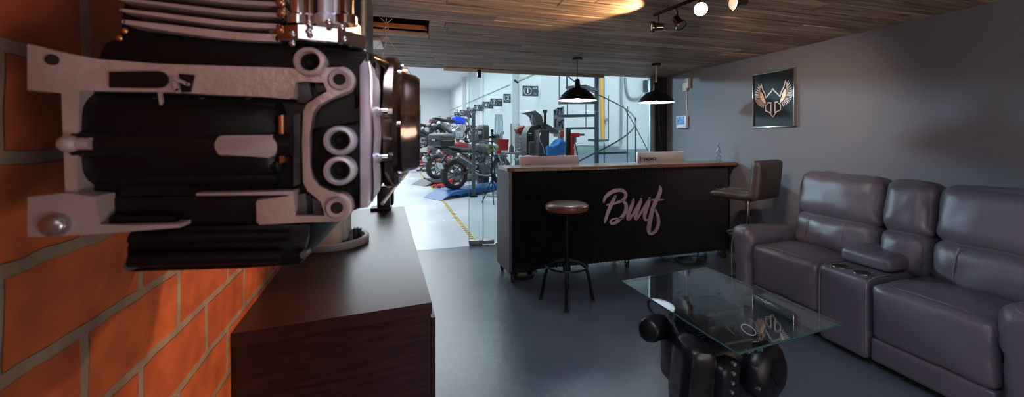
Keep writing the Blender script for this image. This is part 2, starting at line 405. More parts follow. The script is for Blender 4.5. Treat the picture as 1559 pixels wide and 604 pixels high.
def tmesh(name, body, loc, size, m, parent, off=0., xs=1.):
    o = text(name, body, loc, size, m, parent, off=off, xs=xs)
    dg = bpy.context.evaluated_depsgraph_get(); me = bpy.data.meshes.new_from_object(o.evaluated_get(dg))
    n = bpy.data.objects.new(name, me); C.objects.link(n); n.parent = parent; n.matrix_local = o.matrix_local.copy()
    bpy.data.objects.remove(o); 
    n.name = name
    if not me.materials: me.materials.append(M[m])
    return n

#==SETTING
# ------------------------------------------------------------------ the setting
A5 = math.radians(4.9); BD = Vector((-math.sin(A5), math.cos(A5), 0)); BN = Vector((math.cos(A5), math.sin(A5), 0))
def bw(t, d=0, z=0): return BD*t + BN*(-.45+d) + Vector((0,0,z))      # point beside the brick wall
mb = MB(); mb.box((1.3,1.7,-.05),(5.6,6.5,.1)); struct(mb.build('floor','floor_epoxy'))
mb = MB(); mb.box((0,19.9,-.051),(18,29.9,.1)); struct(mb.build('floor_workshop','floor_white'))
mb = MB(); mb.box((WX+.08,1.75,1.2),(.16,6.5,2.4)); struct(mb.build('wall_right','wall_grey'))
o = MB(); o.box((0,0,0),(.16,6.8,2.45))
o = o.build('wall_left','brick', local=True); o.location = bw(1.9,-.08,1.2); o.rotation_euler = (0,0,A5); struct(o)
# shift brick object's texture origin so that local Y = distance along wall, Z = height
for v in o.data.vertices: v.co += Vector((0,1.9,1.2))
o.location = bw(0,-.08,0)
mb = MB(); mb.box((1.4,-1.6,1.2),(5.4,.16,2.45)); struct(mb.build('wall_rear','wall_grey'))
# plank ceiling, real boards with gaps
def ceiling():
    mb = MB(); lay = mb.bm.loops.layers.color.new('tone'); rnd = random.Random(3)
    y = -1.55; pitch = .1405
    while y < 4.97:
        x = -1.3 + rnd.uniform(-1.2,0)
        while x < WX:
            L = rnd.uniform(1.1,2.6); x0, x1 = x, min(x+L, WX); x += L
            x0 = max(x0,-1.3)
            if x1-x0 < .05: continue
            yc = y+pitch/2
            if 3.0 < yc < 3.3:
                if x1 < .065: continue
                x0 = max(x0,.065)
            n0 = set(mb.bm.faces)
            mb.box(((x0+x1)/2, yc, ZC+.011+rnd.uniform(-.002,.003)), (x1-x0-.003, pitch-.008, .022), bev=.002, seg=1)
            c = rnd.random()
            for f in mb.bm.faces:
                if f not in n0:
                    for l in f.loops: l[lay] = (c, c, c, 1)
        y += pitch
    return struct(mb.build('ceiling','planks'))
ceiling()
mb = MB(); mb.box((1.3,1.7,2.62),(5.6,6.55,.05)); mb.box((1.9,3.1,2.3),(3.6,.02,.04)); struct(mb.build('trim_1','dark_void'))
mb = MB(); mb.box((1.3,4.99,2.275),(5.2,.04,.05)); struct(mb.build('trim_2','black_metal'))
mb = MB(); mb.box((1.3,5.02,3.5),(14,.06,2.45)); struct(mb.build('wall_header','wall_white'))
# dark pillar and light strip at the right end of the glass line
p0, p1, p2 = on_y(988,130,YG).x, on_y(996,130,YG).x, on_y(1010,130,YG).x
mb = MB(); mb.box(((p1+WX)/2,YG-.02,ZC/2),(WX-p1,.10,ZC)); struct(mb.build('trim_3','dark_void'))
mb = MB(); mb.box(((p0+p1)/2,YG,ZC/2),(p1-p0,.06,ZC), bev=.004); struct(mb.build('trim_4','conduit'))
# workshop shell
WA, WB = Vector((3.15,10,0)), Vector((2.08,28.6,0)); HW = 4.6
def wallseg(name, a, b, m, th=.15, z0=0, z1=HW):
    d = (b-a).normalized(); n = Vector((d.y,-d.x,0))*th
    mb = MB(); mb.prism([a+Vector((0,0,z0)), b+Vector((0,0,z0)), b+Vector((0,0,z1)), a+Vector((0,0,z1))], n); return struct(mb.build(name, m))
wallseg('wall_workshop_right', WA, WB, 'wall_white')
wallseg('wall_workshop_back', Vector((2.3,28.6,0)), Vector((-7,28.6,0)), 'wall_white', -.15)
wallseg('wall_workshop_left', Vector((-6.8,28.6,0)), Vector((-6.8,5.05,0)), 'wall_white', -.15)
wallseg('wall_stairwell', Vector((3.15,10.0,0)), Vector((6.9,10.0,0)), 'wall_white', -.15)
wallseg('wall_stairwell_side', Vector((6.8,10,0)), Vector((6.8,5.05,0)), 'wall_white', -.15)
mb = MB(); mb.box((0,17,HW+.05),(14.5,24.2,.1)); struct(mb.build('ceiling_workshop','ceil_white'))
z0 = on_y(900,228,9.98).z
mb = MB(); mb.box((5.0,9.985,z0/2),(3.6,.02,z0)); struct(mb.build('trim_5','shop_grey'))
# wall panel seams on the far walls
for i,(x0,x1,y,z) in enumerate(((-4,2.15,28.57,3.1),)):
    mb = MB(); mb.box(((x0+x1)/2,y,z),(x1-x0,.02,.035)); struct(mb.build('trim_6','shop_grey'))
d = (WB-WA).normalized()
mb = MB()
a = WA+Vector((-.01,0,3.1)); b = WB+Vector((-.01,0,3.1)); mb.prism([a,b,b+Vector((0,0,.035)),a+Vector((0,0,.035))],(-.01,0,0))
struct(mb.build('trim_7','shop_grey'))
mb = MB()
for yy in (12.2, 22.0):
    p = WA+d*(yy-10); mb.box((p.x-.1,p.y,HW/2),(.2,.28,HW))
struct(mb.build('trim_8','wall_white'))
# glazing: fixed pane, open door leaf with patch fittings
gx0, gx1 = .78, p0
mb = MB(); mb.box(((gx0+gx1)/2,YG,ZC/2+.005),(gx1-gx0,.01,ZC-.03)); o = struct(mb.build('window_1','glass'))
mb = MB(); mb.box((gx0,YG,ZC/2),(.004,.012,ZC-.03)); mb.build('pane_edge','conduit',o)
mb = MB(); mb.box((gx0+.07,YG,.035),(.14,.03,.05),bev=.004); mb.box(((gx0+gx1)/2+.08,YG,.012),(gx1-gx0-.16,.03,.024),bev=.004); mb.build('floor_rail','steel',o)
mb = MB(); mb.box((gx0+.6,YG,ZC-.02),(2.2,.03,.04)); mb.build('top_rail','steel',o)
# door leaf swung open into the workshop, seen almost edge-on
dl = Vector((.595,4.935,0)); dd = Vector((.19,.0,0))
hinge = Vector((.775,4.95,0)); tip = on_z(714,373.5) ; dv = (tip-hinge); ln = dv.length
mb = MB(); n_ = Vector((-dv.y,dv.x,0)).normalized()*.01
mb.prism([hinge+Vector((0,0,.02)), tip+Vector((0,0,.02)), tip+Vector((0,0,2.2)), hinge+Vector((0,0,2.2))], n_)
o = struct(mb.build('door_1','glass'))
mb = MB(); mb.cyl(tip+Vector((0,0,.02)), tip+Vector((0,0,2.2)), .003, seg=6); mb.cyl(hinge+Vector((0,0,.02)), hinge+Vector((0,0,2.2)), .003, seg=6); mb.build('pane_edge','conduit',o)
mb = MB(); c = (hinge+tip)/2; mb.box((c.x,c.y,.035),(ln*.97,.035,.065),rot=(0,0,math.atan2(dv.y,dv.x)),bev=.004); mb.build('patch_fitting','steel',o)
q = on_y(730,117,4.9); mb = MB(); mb.box((q.x,4.93,2.19),(.05,.035,.10),bev=.004); mb.build('patch_fitting','black_metal',o)

#==COUNTER
# ------------------------------------------------------------------ reception counter
cx0, cx1, cy = .822, 3.385, 3.60
cnt = thing('reception_counter','long black corrugated reception counter with wooden top and script lettering','counter',((cx0+cx1)/2,3.85,0))
mb = MB()
N = 74; zb, zt = .105, 1.062
prof = []
for i in range(N*6+1):
    t = i/6; x = cx0+.012+(cx1-cx0-.024)*i/(N*6); k = t % 1
    d = -.007 if k < .5 else .0
    prof.append((x, cy+.012+ (.010*math.cos(2*PI*t))))
a = [mb.bm.verts.new((x,y,zb)) for x,y in prof]; b = [mb.bm.verts.new((x,y,zt)) for x,y in prof]
for i in range(len(prof)-1): mb.bm.faces.new((a[i],a[i+1],b[i+1],b[i]))
mb.build('corrugated_front','paint_black',cnt,smooth=60)
mb = MB(); mb.box((cx0-.012,cy+.21,.575),(.03,.40,.94+.03),rot=(0,0,.10)); mb.build('side_panel','grey_panel',cnt)
mb = MB(); mb.box((cx1-.01,cy+.2,.585),(.03,.38,.96)); mb.build('side_panel','paint_black',cnt)
mb = MB(); mb.box(((cx0+cx1)/2,cy+.03,.12),(cx1-cx0-.03,.03,.03)); mb.box(((cx0+cx1)/2,cy+.4,.6),(cx1-cx0-.04,.02,.96)); mb.box(((cx0+cx1)/2,cy+.22,.115),(cx1-cx0-.04,.36,.02)); mb.build('carcass','paint_black',cnt)
mb = MB(); mb.box(((cx0+cx1)/2,cy+.62,.755),(cx1-cx0,.42,.03)); mb.build('desk_shelf','wenge',cnt)
mb = MB()
P = [(cx0-.03,cy-.015),(cx0+.03,cy-.045),(3.435,cy-.05),(3.445,cy+.30),(cx0-.05,cy+.30)]
mb.prism([(x,y,1.066) for x,y in P],(0,0,.034))
wt = mat('counter_top_wood',(.15,.085,.055),.3,noise_amt=.6,nscale=5,stretch=(1,11,11),coat=.3,bump=.1)
ct = mb.build('worktop',wt,cnt)
mb = MB()
for q in range(9):
    xx = cx0+.03+q*.29; mb.box((xx+.14,cy-.050,1.081),(.28,.008,.022+random.uniform(-.004,.006)))
lw = mat('worktop_edge_wood',(.20,.075,.035),.35,noise_amt=.6,nscale=6,stretch=(1,8,8)); mb.build('live_edge',lw,cnt)
mb = MB(); mb.prism([(cx1,cy+.0,.985),(cx1,cy+.0,1.064),(cx1+.055,cy+.0,1.064)],(0,.3,0)); mb.build('bracket','paint_black',cnt)  # dark wedge imitating the triangular shadow under the worktop's right end
for (x,y) in ((cx0+.03,cy+.03),(cx0+.0,cy+.37),(cx0+1.28,cy+.34),(cx1-.05,cy+.05),(cx1-.05,cy+.35),(cx0+1.28,cy+.06)):
    mb = MB(); mb.box((x,y,.098),(.05,.045,.008)); mb.box((x-.018,y,.07),(.004,.036,.06)); mb.box((x+.018,y,.07),(.004,.036,.06)); mb.cyl((x-.02,y,.032),(x+.02,y,.032),.008,seg=8)
    k = mb.build('caster','black_metal',cnt)
    mb = MB(); mb.cyl((x-.012,y,.0325),(x+.012,y,.0325),.032,seg=18); mb.build('wheel','rubber',k)
# script lettering cut from sheet
def lt(x,y): return on_y(900+x/5.492, 260+y/5.492, cy-.002)
strokes = [
 [(104,262,14),(106,238,22),(128,206,30),(165,176,32),(205,162,32),(250,158,28),(283,178,26),(290,210,26),(268,243,24),(218,264,20),(170,278,20),(130,284,14)],
 [(199,214,22),(180,250,28),(158,300,30),(136,350,28),(122,395,24),(112,432,14)],
 [(255,247,20),(286,268,28),(293,310,30),(278,355,30),(245,396,28),(205,430,28),(172,442,24),(156,425,18),(172,403,14),(215,393,13),(270,396,6)],
 [(352,240,18),(348,262,26),(332,300,30),(313,350,32),(303,392,28),(308,412,18),(330,388,18),(365,330,20),(395,275,18),(416,238,16)],
 [(414,236,20),(408,262,28),(392,305,32),(374,350,32),(366,392,26),(374,410,16),(398,375,18),(430,320,20),(462,268,18),(484,232,16)],
 [(484,230,20),(478,260,28),(462,305,32),(447,350,32),(441,390,26),(452,412,18),(478,404,12)],
 [(572,128,14),(578,150,26),(570,190,32),(548,235,32),(524,280,32),(506,330,32),(494,390,34),(482,450,34),(476,500,32),(488,526,22),(518,520,22),(546,490,26),(560,445,28),(561,400,26),(548,355,22),(528,315,14)],
 [(504,242,12),(530,242,20),(560,240,18),(606,240,6)]]
for nm, ix in (('letter_b',(0,1,2)),('letter_m',(3,4,5)),('letter_f',(6,7))):
    mb = MB()
    for k in ix: mb.ribbon(strokes[k], lt, (0,-.006-.0006*k,0))
    mb.build(nm,'lettering',cnt,smooth=20)
# monitors standing on the counter
def monitor(name, label, px0, px1, pyt, Y, m, tilt, logo=None, th=.05):
    a, b = on_y(px0,pyt,Y), on_y(px1,pyt,Y); w = b.x-a.x; zt = a.z; cxm = (a.x+b.x)/2
    t = thing(name, label, 'monitor', (cxm,Y,.77))
    mb = MB(); h = .34
    mb.box((cxm,Y-.0,zt-h/2+.0),(w,.03,h),rot=(tilt,0,0),bev=.006); mb.build('housing',m,t)
    mb = MB(); mb.box((cxm,Y+.02,zt-h/2),(w-.02,.006,h-.03),rot=(tilt,0,0)); mb.build('display','black_plastic',t)
    mb = MB(); mb.box((cxm,Y+.08,.776),(.24,.16,.012),bev=.004); mb.box((cxm,Y+.04,.85),(.06,.02,.15)); mb.build('stand',m,t)
    if logo: tmesh('lettering', logo, on_y(986,241.3,Y-.0165)+Vector((0,-.006,0)), .070, 'black_plastic', t, off=.0025, xs=1.15)
    return t, zt
monitor('computer_monitor','wide pinkish computer monitor seen from behind at left end of counter',791,881,238,4.0,'monitor_pink',.0)
monitor('all_in_one_computer','silver grey computer with lenovo lettering seen from behind on the counter',969,1040,231.5,4.0,'monitor_back',.06,'lenovo')
# glass bottle
q = on_z(1094,246,1.1); q.z = 1.1
t = tag(MB().lathe([(0,0),(.028,0),(.030,.01),(.030,.065),(.024,.078),(.029,.09),(.029,.12),(.022,.135),(.012,.16),(.020,.165),(.012,.175),(.014,.20),(.018,.205),(.014,.215),(0,.215)],(q.x,q.y,1.1),seg=20).build('glass_bottle','bottle_glass'),'clear glass bottle standing at the right end of the counter','bottle')
mb = MB()
for i in range(5):
    r = .05+.018*i; mb.tube([(2.83+(r+.02)*1.3*math.cos(k*PI/8+i), 3.58+r*math.sin(k*PI/8+i), .02+.008*i+.008*math.sin(k*.7+i)) for k in range(17)], .006, 6)
mb.tube([(2.95,3.60,.03),(3.05,3.72,.09),(3.12,3.80,.15),(3.1,3.9,.2)],.006,6,2); mb.tube([(2.74,3.6,.02),(2.6,3.66,.03),(2.5,3.75,.10)],.006,6,2)
tag(mb.build('cable_coil','black_plastic'),'coil of black cables on the floor under the counter','cable')
t = thing('waste_tray','dark round tray with green contents on the floor beneath left end of counter','tray',(.98,3.74,0))
MB().lathe([(0,.012),(.10,.012),(.135,.05),(.15,.052),(.14,.045),(.105,0),(0,0)],(.98,3.74,0),seg=24).build('bowl','black_plastic',t)
MB().rbox((.97,3.72,.035),(.1,.06,.04),.015,n=6,wr=.006).build('contents','olive',t)
# ------------------------------------------------------------------ round bar stool
sx, sy = 1.205, 3.10
st = thing('round_bar_stool','round bar stool with glossy brown wooden seat and black steel legs','stool',(sx,sy,0))
MB().lathe([(0,.765),(.15,.765),(.178,.775),(.188,.795),(.184,.815),(.165,.828),(.12,.832),(0,.833)],(sx,sy,0),seg=40).build('seat','wood_seat',st)
mb = MB(); mb.lathe([(.158,.752),(.170,.768),(.155,.768)],(sx,sy,0),seg=32); mb.cyl((sx,sy,.755),(sx,sy,.768),.10); mb.build('seat_plate','black_metal',st)
mb = MB(); mb.cyl((sx,sy,.42),(sx,sy,.76),.013,seg=12); mb.cyl((sx,sy,.28),(sx,sy,.52),.019,seg=14); mb.cyl((sx,sy,.25),(sx,sy,.29),.035,seg=14); mb.build('post','black_metal',st)
mb = MB(); mb.ring((sx,sy,.30),.175,.0095,seg=40); mb.build('foot_ring','black_metal',st)
for k in range(4):
    a = math.radians(-112+90*k); u = Vector((math.cos(a),math.sin(a),0)); c = Vector((sx,sy,0))
    mb = MB(); mb.tube([c+u*.02+Vector((0,0,.34)), c+u*.12+Vector((0,0,.325)), c+u*.175+Vector((0,0,.27)), c+u*.215+Vector((0,0,.04)), c+u*.222], .014, 10, 2)
    l = mb.build('leg','black_metal',st)
    MB().cyl(c+u*.222,c+u*.222+Vector((0,0,.022)),.018,seg=12).build('rubber_foot','rubber',l)
# ------------------------------------------------------------------ swivel stool
qx, qy = 2.98, 2.95
sv = thing('swivel_bar_stool','brown leather swivel bar stool with backrest and chrome pole beside the sofa','stool',(qx,qy,0))
sv.rotation_euler = (0,0,math.radians(-75))
def sfn(o,a):
    o.z += -.03*max(0,-a[0]-.3)**2 + .05*max(0,a[0]-.55); return o
B_ = dict(parent=sv, local=True)
MB().rbox((-.06,0,.845),(.43,.40,.062),.028,n=12,bulge=(0,0,.010),wr=.002,fn=sfn).build('seat','leather_brown',sv,60,local=True)
mb = MB(); mb.rbox((.17,0,1.005),(.085,.41,.36),.035,rot=(0,.10,0),n=12,bulge=(.012,0,0),wr=.002); mb.build('backrest','leather_brown',sv,60,local=True)
mb = MB()
for z in (.90,.965,1.03,1.095): mb.tube([(.125+.1*(z-1.005),-.195,z),(.116+.1*(z-1.005),-.1,z),(.114+.1*(z-1.005),0,z),(.116+.1*(z-1.005),.1,z),(.125+.1*(z-1.005),.195,z)],.004,6)
for y in (-.1,0,.1): mb.tube([(-.26,y,.876),(-.13,y,.882),(.06,y,.884)],.003,6)
mb.build('seam','stitch',sv,local=True)
mb = MB(); mb.cyl((qx,qy,.02),(qx,qy,.5),.030,seg=20); mb.cyl((qx,qy,.48),(qx,qy,.80),.021,seg=16); mb.cyl((qx,qy,.79),(qx,qy,.82),.06,.09,seg=20); mb.build('pole','chrome',sv)
mb = MB(); mb.lathe([(0,0),(.2,0),(.2,.012),(.12,.03),(.045,.05),(0,.05)],(qx,qy,0),seg=40); mb.build('base','chrome',sv)
mb = MB(); mb.tube([(qx+.03,qy,.46),(qx+.10,qy+.12,.46),(qx+.02,qy+.20,.46),(qx-.08,qy+.19,.46),(qx-.13,qy+.10,.46),(qx-.03,qy,.46)],.011,8,2); mb.build('footrest','chrome',sv)
# ------------------------------------------------------------------ framed picture
FR = [on_x(1149.5,115,WX), on_x(1213,104,WX)]
fy1, fy0 = FR[0].y, FR[1].y; fz1, fz0 = 2.055, 1.49
fc = Vector((WX-.02,(fy0+fy1)/2,(fz0+fz1)/2)); hw = (fy1-fy0)/2; hh = (fz1-fz0)/2
pc = thing('framed_picture','black framed picture of a winged helmet emblem on grey wall','picture',(WX,fc.y,fz0))
MB().box((WX-.012,fc.y,fc.z),(.02,hw*2-.02,hh*2-.02)).build('print','poster',pc)
for (yy,zz,sy_,sz_) in ((0,hh-.004,hw*2,.008),(0,-hh+.004,hw*2,.008),(hw-.004,0,.008,hh*2),(-hw+.004,0,.008,hh*2)):
    MB().box((WX-.017,fc.y+yy,fc.z+zz),(.034,sy_,sz_),bev=.002).build('frame_bar','frame_silver',pc)
def art(u,v): return Vector((WX-.0225, fc.y-u*hw, fc.z+v*hw))      # u to the right in the picture, v up
mb = MB(); offx = (-.0015,0,0)
def pl(P_,f):
    n = (len(P_)-1)*f; k = min(int(n),len(P_)-2); t_ = n-k
    return (P_[k][0]*(1-t_)+P_[k+1][0]*t_, P_[k][1]*(1-t_)+P_[k+1][1]*t_)
for sg in (-1,1):
    A = lambda u,v,sg=sg: art(sg*u,v)
    mb.ribbon([(0,.46,.04),(.07,.34,.045),(.20,.24,.045),(.35,.08,.045)],A,offx,sm=1)
    mb.ribbon([(.35,.08,.04),(.40,.30,.04),(.51,.44,.04),(.58,.72,.03)],A,offx,sm=1)
    mb.ribbon([(.58,.72,.03),(.63,.58,.04),(.66,.50,.03)],A,offx,sm=0)
    mb.ribbon([(.36,-.24,.045),(.36,-.46,.045),(.17,-.54,.045),(.0,-.74,.03)],A,offx,sm=0)
    mb.ribbon([(.10,-.17,.05),(.10,-.40,.05),(.11,-.60,.045)],A,offx,sm=0)
    mb.ribbon([(.25,-.10,.015),(.15,-.14,.07),(.07,-.12,.02)],A,offx,sm=0)
    mb.ribbon([(.36,-.24,.035),(.24,-.16,.03)],A,offx,sm=0)
    inner = [(.63,.44),(.66,.26),(.63,.08),(.54,-.07),(.42,-.19)]; outer = [(.71,.68),(.88,.34),(.89,.05),(.76,-.18),(.50,-.33)]
    for k in range(15):
        f = k/14; a_ = pl(inner,f); b_ = pl(outer,f); m_2 = ((a_[0]+b_[0])/2,(a_[1]+b_[1])/2+.02)
        mb.ribbon([(a_[0],a_[1]+.01,.018),(m_2[0],m_2[1],.030),(b_[0],b_[1],.030),(b_[0]+.01,b_[1]+.03,.012)],A,offx,sm=0)
mb.build('emblem_outline','art_line',pc,20)
for sg in (-1,1):
    pts = [(.35,-.18),(.36,-.04),(.42,.06),(.46,.20),(.54,.34),(.62,.38),(.64,.24),(.61,.10),(.54,-.02),(.44,-.12)]
    mb = MB(); mb.prism([art(sg*u,v)+Vector((-.002,0,0)) for u,v in pts],offx); mb.build('emblem_wing_fill','art_gold',pc,20)
# wall screen, switch boxes, cable
a, b = on_x(1033,177,WX), on_x(1048,195,WX); y0,y1 = b.y,a.y; cyy=(y0+y1)/2
t = thing('wall_intercom','small white intercom with blue screen on grey wall near the glass','intercom',(WX,cyy,1.5))
MB().box((WX-.02,cyy,1.585),(.04,y1-y0,.17),bev=.006).build('housing','white_plastic',t)
MB().box((WX-.0415,cyy+.005,1.605),(.003,(y1-y0)*.78,.105)).build('screen','screen',t)
t = thing('switch_box','pair of small beige plastic boxes high on the grey wall','switch box',(WX,4.42,2.02))
MB().box((WX-.015,4.45,2.055),(.03,.075,.11),bev=.004).build('box','beige_plastic',t)
MB().box((WX-.022,4.39,2.10),(.044,.065,.13),bev=.004).build('box','beige_plastic',t)
MB().box((WX-.045,4.40,2.125),(.004,.025,.035)).build('lens','black_plastic',t)
tag(MB().tube([(WX-.004,4.44,2.0),(WX-.005,4.43,1.85),(WX-.004,4.43,1.70),(WX-.004,4.42,1.60),(WX-.01,4.44,1.56)],.005,6,2).build('power_cable','white_plastic'),'thin white cable running down from switch boxes to intercom','cable')
p = [on_y(1003,190,4.88), on_y(1006,215,4.88), on_y(1012,240,4.88)]
tag(MB().tube([p[0]+Vector((0,0,.5)),p[0],p[1],p[2],p[2]+Vector((.02,0,-.4))],.006,6,2).build('hanging_cable','black_plastic'),'black cable hanging in the corner beside the dark pillar','cable')

#==SOFA
# ------------------------------------------------------------------ reclining sofa (along the right wall)
so = thing('reclining_sofa','mauve grey leather reclining sofa with console and two cup holders against the wall','sofa',(3.0,1.8,0))
L = 'leather'
MB().rbox((3.08,1.70,.20),(.84,1.96,.28),.03,n=8).build('base',L,so)
# seats (left seat Y 1.98-2.50, right seat Y 1.13-1.66) with front pads
def seatfn(o,a): 
    o.z += .018*max(0,a[0])*1 ; return o
for (y0,y1) in ((1.975,2.525),(1.125,1.665)):
    yc=(y0+y1)/2; w=y1-y0
    s_ = MB().rbox((2.90,yc,.435),(.60,w,.19),.055,n=22,bulge=(.0,0,.022),wr=.009).build('seat_cushion',L,so,60)
    mb = MB()
    mb.tube([(2.64,y0+.02,.515),(2.635,y0+.1,.528),(2.635,yc,.535),(2.635,y1-.1,.528),(2.64,y1-.02,.515)],.0035,6,1)
    mb.build('stitching','stitch',s_)
    f_ = MB().rbox((2.635,yc,.365),(.10,w-.006,.335),.045,n=20,bulge=(.018,0,0),wr=.007).build('front_pad',L,so,60)
    MB().rbox((2.625,yc,.135),(.07,w-.01,.14),.018,n=10,bulge=(.004,0,0),wr=.002).build('footrest_panel',L,so,60)
# console
MB().rbox((2.82,1.82,.30),(.48,.292,.49),.028,n=12,wr=.002).build('console',L,so,60)
lid = MB().rbox((2.99,1.82,.605),(.42,.30,.09),.032,rot=(0,-.03,0),n=14,bulge=(0,0,.012),wr=.003).build('console_lid',L,so,60)
MB().tube([(2.785,1.70,.61),(2.785,1.94,.61),(3.1,1.945,.61)],.003,6).build('stitching','stitch',lid)
mb = MB(); mb.tube([(2.585,1.963,.1),(2.583,1.963,.50),(2.62,1.963,.545),(2.8,1.963,.548)],.0035,6,1); mb.build('stitching','stitch',so); mb = MB(); mb.tube([(2.585,1.678,.1),(2.583,1.678,.50),(2.62,1.678,.545),(2.8,1.678,.548)],.0035,6,1); mb.build('stitching','stitch',so)
for y in (1.885,1.755):
    h = MB().lathe([(.043,.546),(.049,.552),(.052,.550),(.052,.545)],(2.675,y,0),seg=28).build('cup_holder','chrome',so)
    MB().lathe([(0,.547),(.044,.549)],(2.675,y,0),seg=28).build('well','dark_void',h)
# backrests: lumbar and head cushions, tilted
def back(y0,y1,name='back_cushion'):
    yc=(y0+y1)/2; w=y1-y0
    lo = MB().rbox((3.10,yc,.640),(.24,w,.30),.085,rot=(0,.10,0),n=22,bulge=(.035,0,0),wr=.009).build('lumbar_cushion',L,so,60)
    hi = MB().rbox((3.150,yc,.922),(.24,w-.002,.365),.080,rot=(0,.20,0),n=22,bulge=(.030,0,.010),wr=.010).build('head_cushion',L,so,60)
    return lo
for (y0,y1) in ((1.885,2.50),(1.60,1.885),(.98,1.60)):
    lo = back(y0,y1); w = y1-y0
    if w > .4:
        for f in (.25,.70):
            mb = MB(); yy = y1-f*w; mb.tube([(2.975,yy,.765),(2.957,yy+.004,.72),(2.947,yy+.010,.65),(2.955,yy+.016,.57),(2.975,yy+.018,.53)],.003,6,2); mb.build('stitching','stitch',lo)
MB().rbox((3.30,1.70,.62),(.17,1.90,.80),.05,rot=(0,.05,0),n=10).build('back_frame',L,so,60)
MB().rbox((3.235,2.51,.86),(.24,.07,.42),.033,rot=(-.06,.22,0),n=12,wr=.003).build('back_wing',L,so,60)
# arms
def arm(yc, sg):
    def f(o,a):
        k = max(0,(o.x+.30))      # toward the back the arm dips a little
        o.z -= .03*min(1,k/.5)*max(0,a[2])
        fl_ = max(0,a[2]-.2); o.y += -sg*.030*fl_*(a[1]*-sg > 0)     # rolled top flares outward
        if a[0] < -.6: o.x -= .012*max(0,a[2])
        if a[2] < .2: o.y -= a[1]*.014
        return o
    A_ = MB().rbox((2.925,yc,.355),(.72,.20,.585),.085,n=22,bulge=(.012,0,.008),wr=.004,fn=f).build('arm',L,so,60)
    mb = MB(); mb.tube([(2.562,yc-sg*.072,.08),(2.557,yc-sg*.080,.35),(2.556,yc-sg*.075,.52),(2.565,yc-sg*.04,.60),(2.585,yc+sg*.03,.63)],.004,6,2); mb.build('piping','stitch',A_)
arm(2.622,-1); arm(1.035,1)
for (x,y) in ((2.70,2.55),(2.70,1.1),(3.35,2.55),(3.35,1.1)):
    MB().cyl((x,y,0),(x,y,.08),.025,seg=14).build('foot','black_plastic',so)

#==TABLE
# ------------------------------------------------------------------ coffee table: glass on a motor block
tb = thing('engine_coffee_table','glass topped coffee table standing on a black motorcycle engine','coffee table',(1.62,1.80,0))
tc = [on_z(947,427,.462), on_z(1075,406,.462), on_z(1282,492,.462), on_z(1160,531,.462)]
tc[3] = tc[0]+(tc[2]-tc[1])
mb = MB(); mb.prism([p-Vector((0,0,.010)) for p in tc],(0,0,.010)); gt = mb.build('glass_top','glass_table',tb)
mb = MB()
for i in range(4):
    a, b = tc[i], tc[(i+1)%4]; mb.tube([a-Vector((0,0,.005)), b-Vector((0,0,.005))], .0045, 6)
mb.build('glass_rim','glass_edge',gt)
ek = mat('table_engine_black',(.004,.004,.005),.34,.0,.32,noise_amt=.3,nscale=14,rvar=.08)
def EL(x,y,z): return Vector((1.60,1.78,0))+Vector((x,y,z))
mb = MB()
mb.rbox(EL(-.03,.02,.17),(.48,.34,.30),.05,n=12,wr=.006)
mb.rbox(EL(.02,.06,.33),(.26,.22,.14),.03,n=10,wr=.003)
mb.build('crankcase',ek,tb,50)
mb = MB()
for k in range(7): mb.box(EL(-.02,.10,.335+.014*k-.02),(.30-.004*k,.26,.005),rot=(.05,0,0),bev=.002)
mb.build('cylinder_fins','engine_black',tb)
mb = MB(); mb.rbox(EL(.02,.08,.420),(.24,.20,.05),.02,n=10,wr=.002); mb.rbox(EL(.02,.08,.435),(.12,.22,.025),.01,n=8); mb.build('head_cover',ek,tb,50)
# round clutch cover facing the camera at right
ax = Vector((.22,-.95,.14)).normalized()
mb = MB(); mb.lathe([(0,.055),(.06,.054),(.11,.045),(.142,.022),(.150,-.01),(.150,-.06),(0,-.06)],EL(.15,-.17,.185),ax,seg=36); cc = mb.build('clutch_cover',ek,tb,50)
for k in range(9):
    a = 2*PI*k/9; q = Vector(ax).to_track_quat('Z','Y').to_matrix(); p = EL(.15,-.17,.185)+q@Vector((.138*math.cos(a),.138*math.sin(a),.012)); MB().cyl(p,p+ax*.022,.008,seg=8).build('bolt','steel',cc)
U_ = ax.cross(Vector((0,0,1))).normalized(); V_ = U_.cross(ax); q0 = EL(.15,-.17,.185)+ax*.05
mb = MB(); mb.prism([q0-U_*a_+V_*b_ for a_,b_ in ((-.06,.01),(-.01,.06),(.06,.045),(.05,-.0),(-.01,-.06))],ax*.010); mb.build('cover_plate','engine_black',cc)
# top disc with pale ring
ax2 = Vector((.05,-.35,.93)).normalized()
mb = MB(); mb.lathe([(0,.03),(.045,.03),(.06,.02),(.064,-.04),(0,-.04)],EL(.10,-.09,.335),ax2,seg=28); tc_ = mb.build('oil_cap',ek,tb,50)
mb = MB(); mb.ring(EL(.10,-.09,.335)+ax2*.031,.036,.0025,ax2,seg=28,k=6); mb.build('ring_mark','art_line',tc_)
mb = MB(); mb.ring(EL(.10,-.055,.345)+ax2*.02,.10,.003,ax2,seg=32,k=6); mb.build('gasket_ring','steel',tb)
# tall curved cover at left front
mb = MB(); mb.rbox(EL(-.26,-.10,.19),(.18,.24,.36),.080,rot=(0,.1,-.15),n=14,bulge=(-.01,-.02,0),wr=.006); mb.rbox(EL(-.13,-.19,.15),(.16,.08,.28),.035,rot=(0,0,.2),n=10,wr=.005); mb.build('gearbox_cover',ek,tb,50)
for k in range(6): MB().cyl(EL(-.15+.005*k,-.225,.07+.045*k),EL(-.15+.005*k,-.245,.07+.045*k),.009,seg=8).build('bolt','steel',tb)
for k in range(8): p = EL(-.04+.02*k,-.195,.31+.008*math.sin(k*2)); MB().cyl(p,p+Vector((.0,-.012,.012)),.006,seg=7).build('bolt','steel',tb)
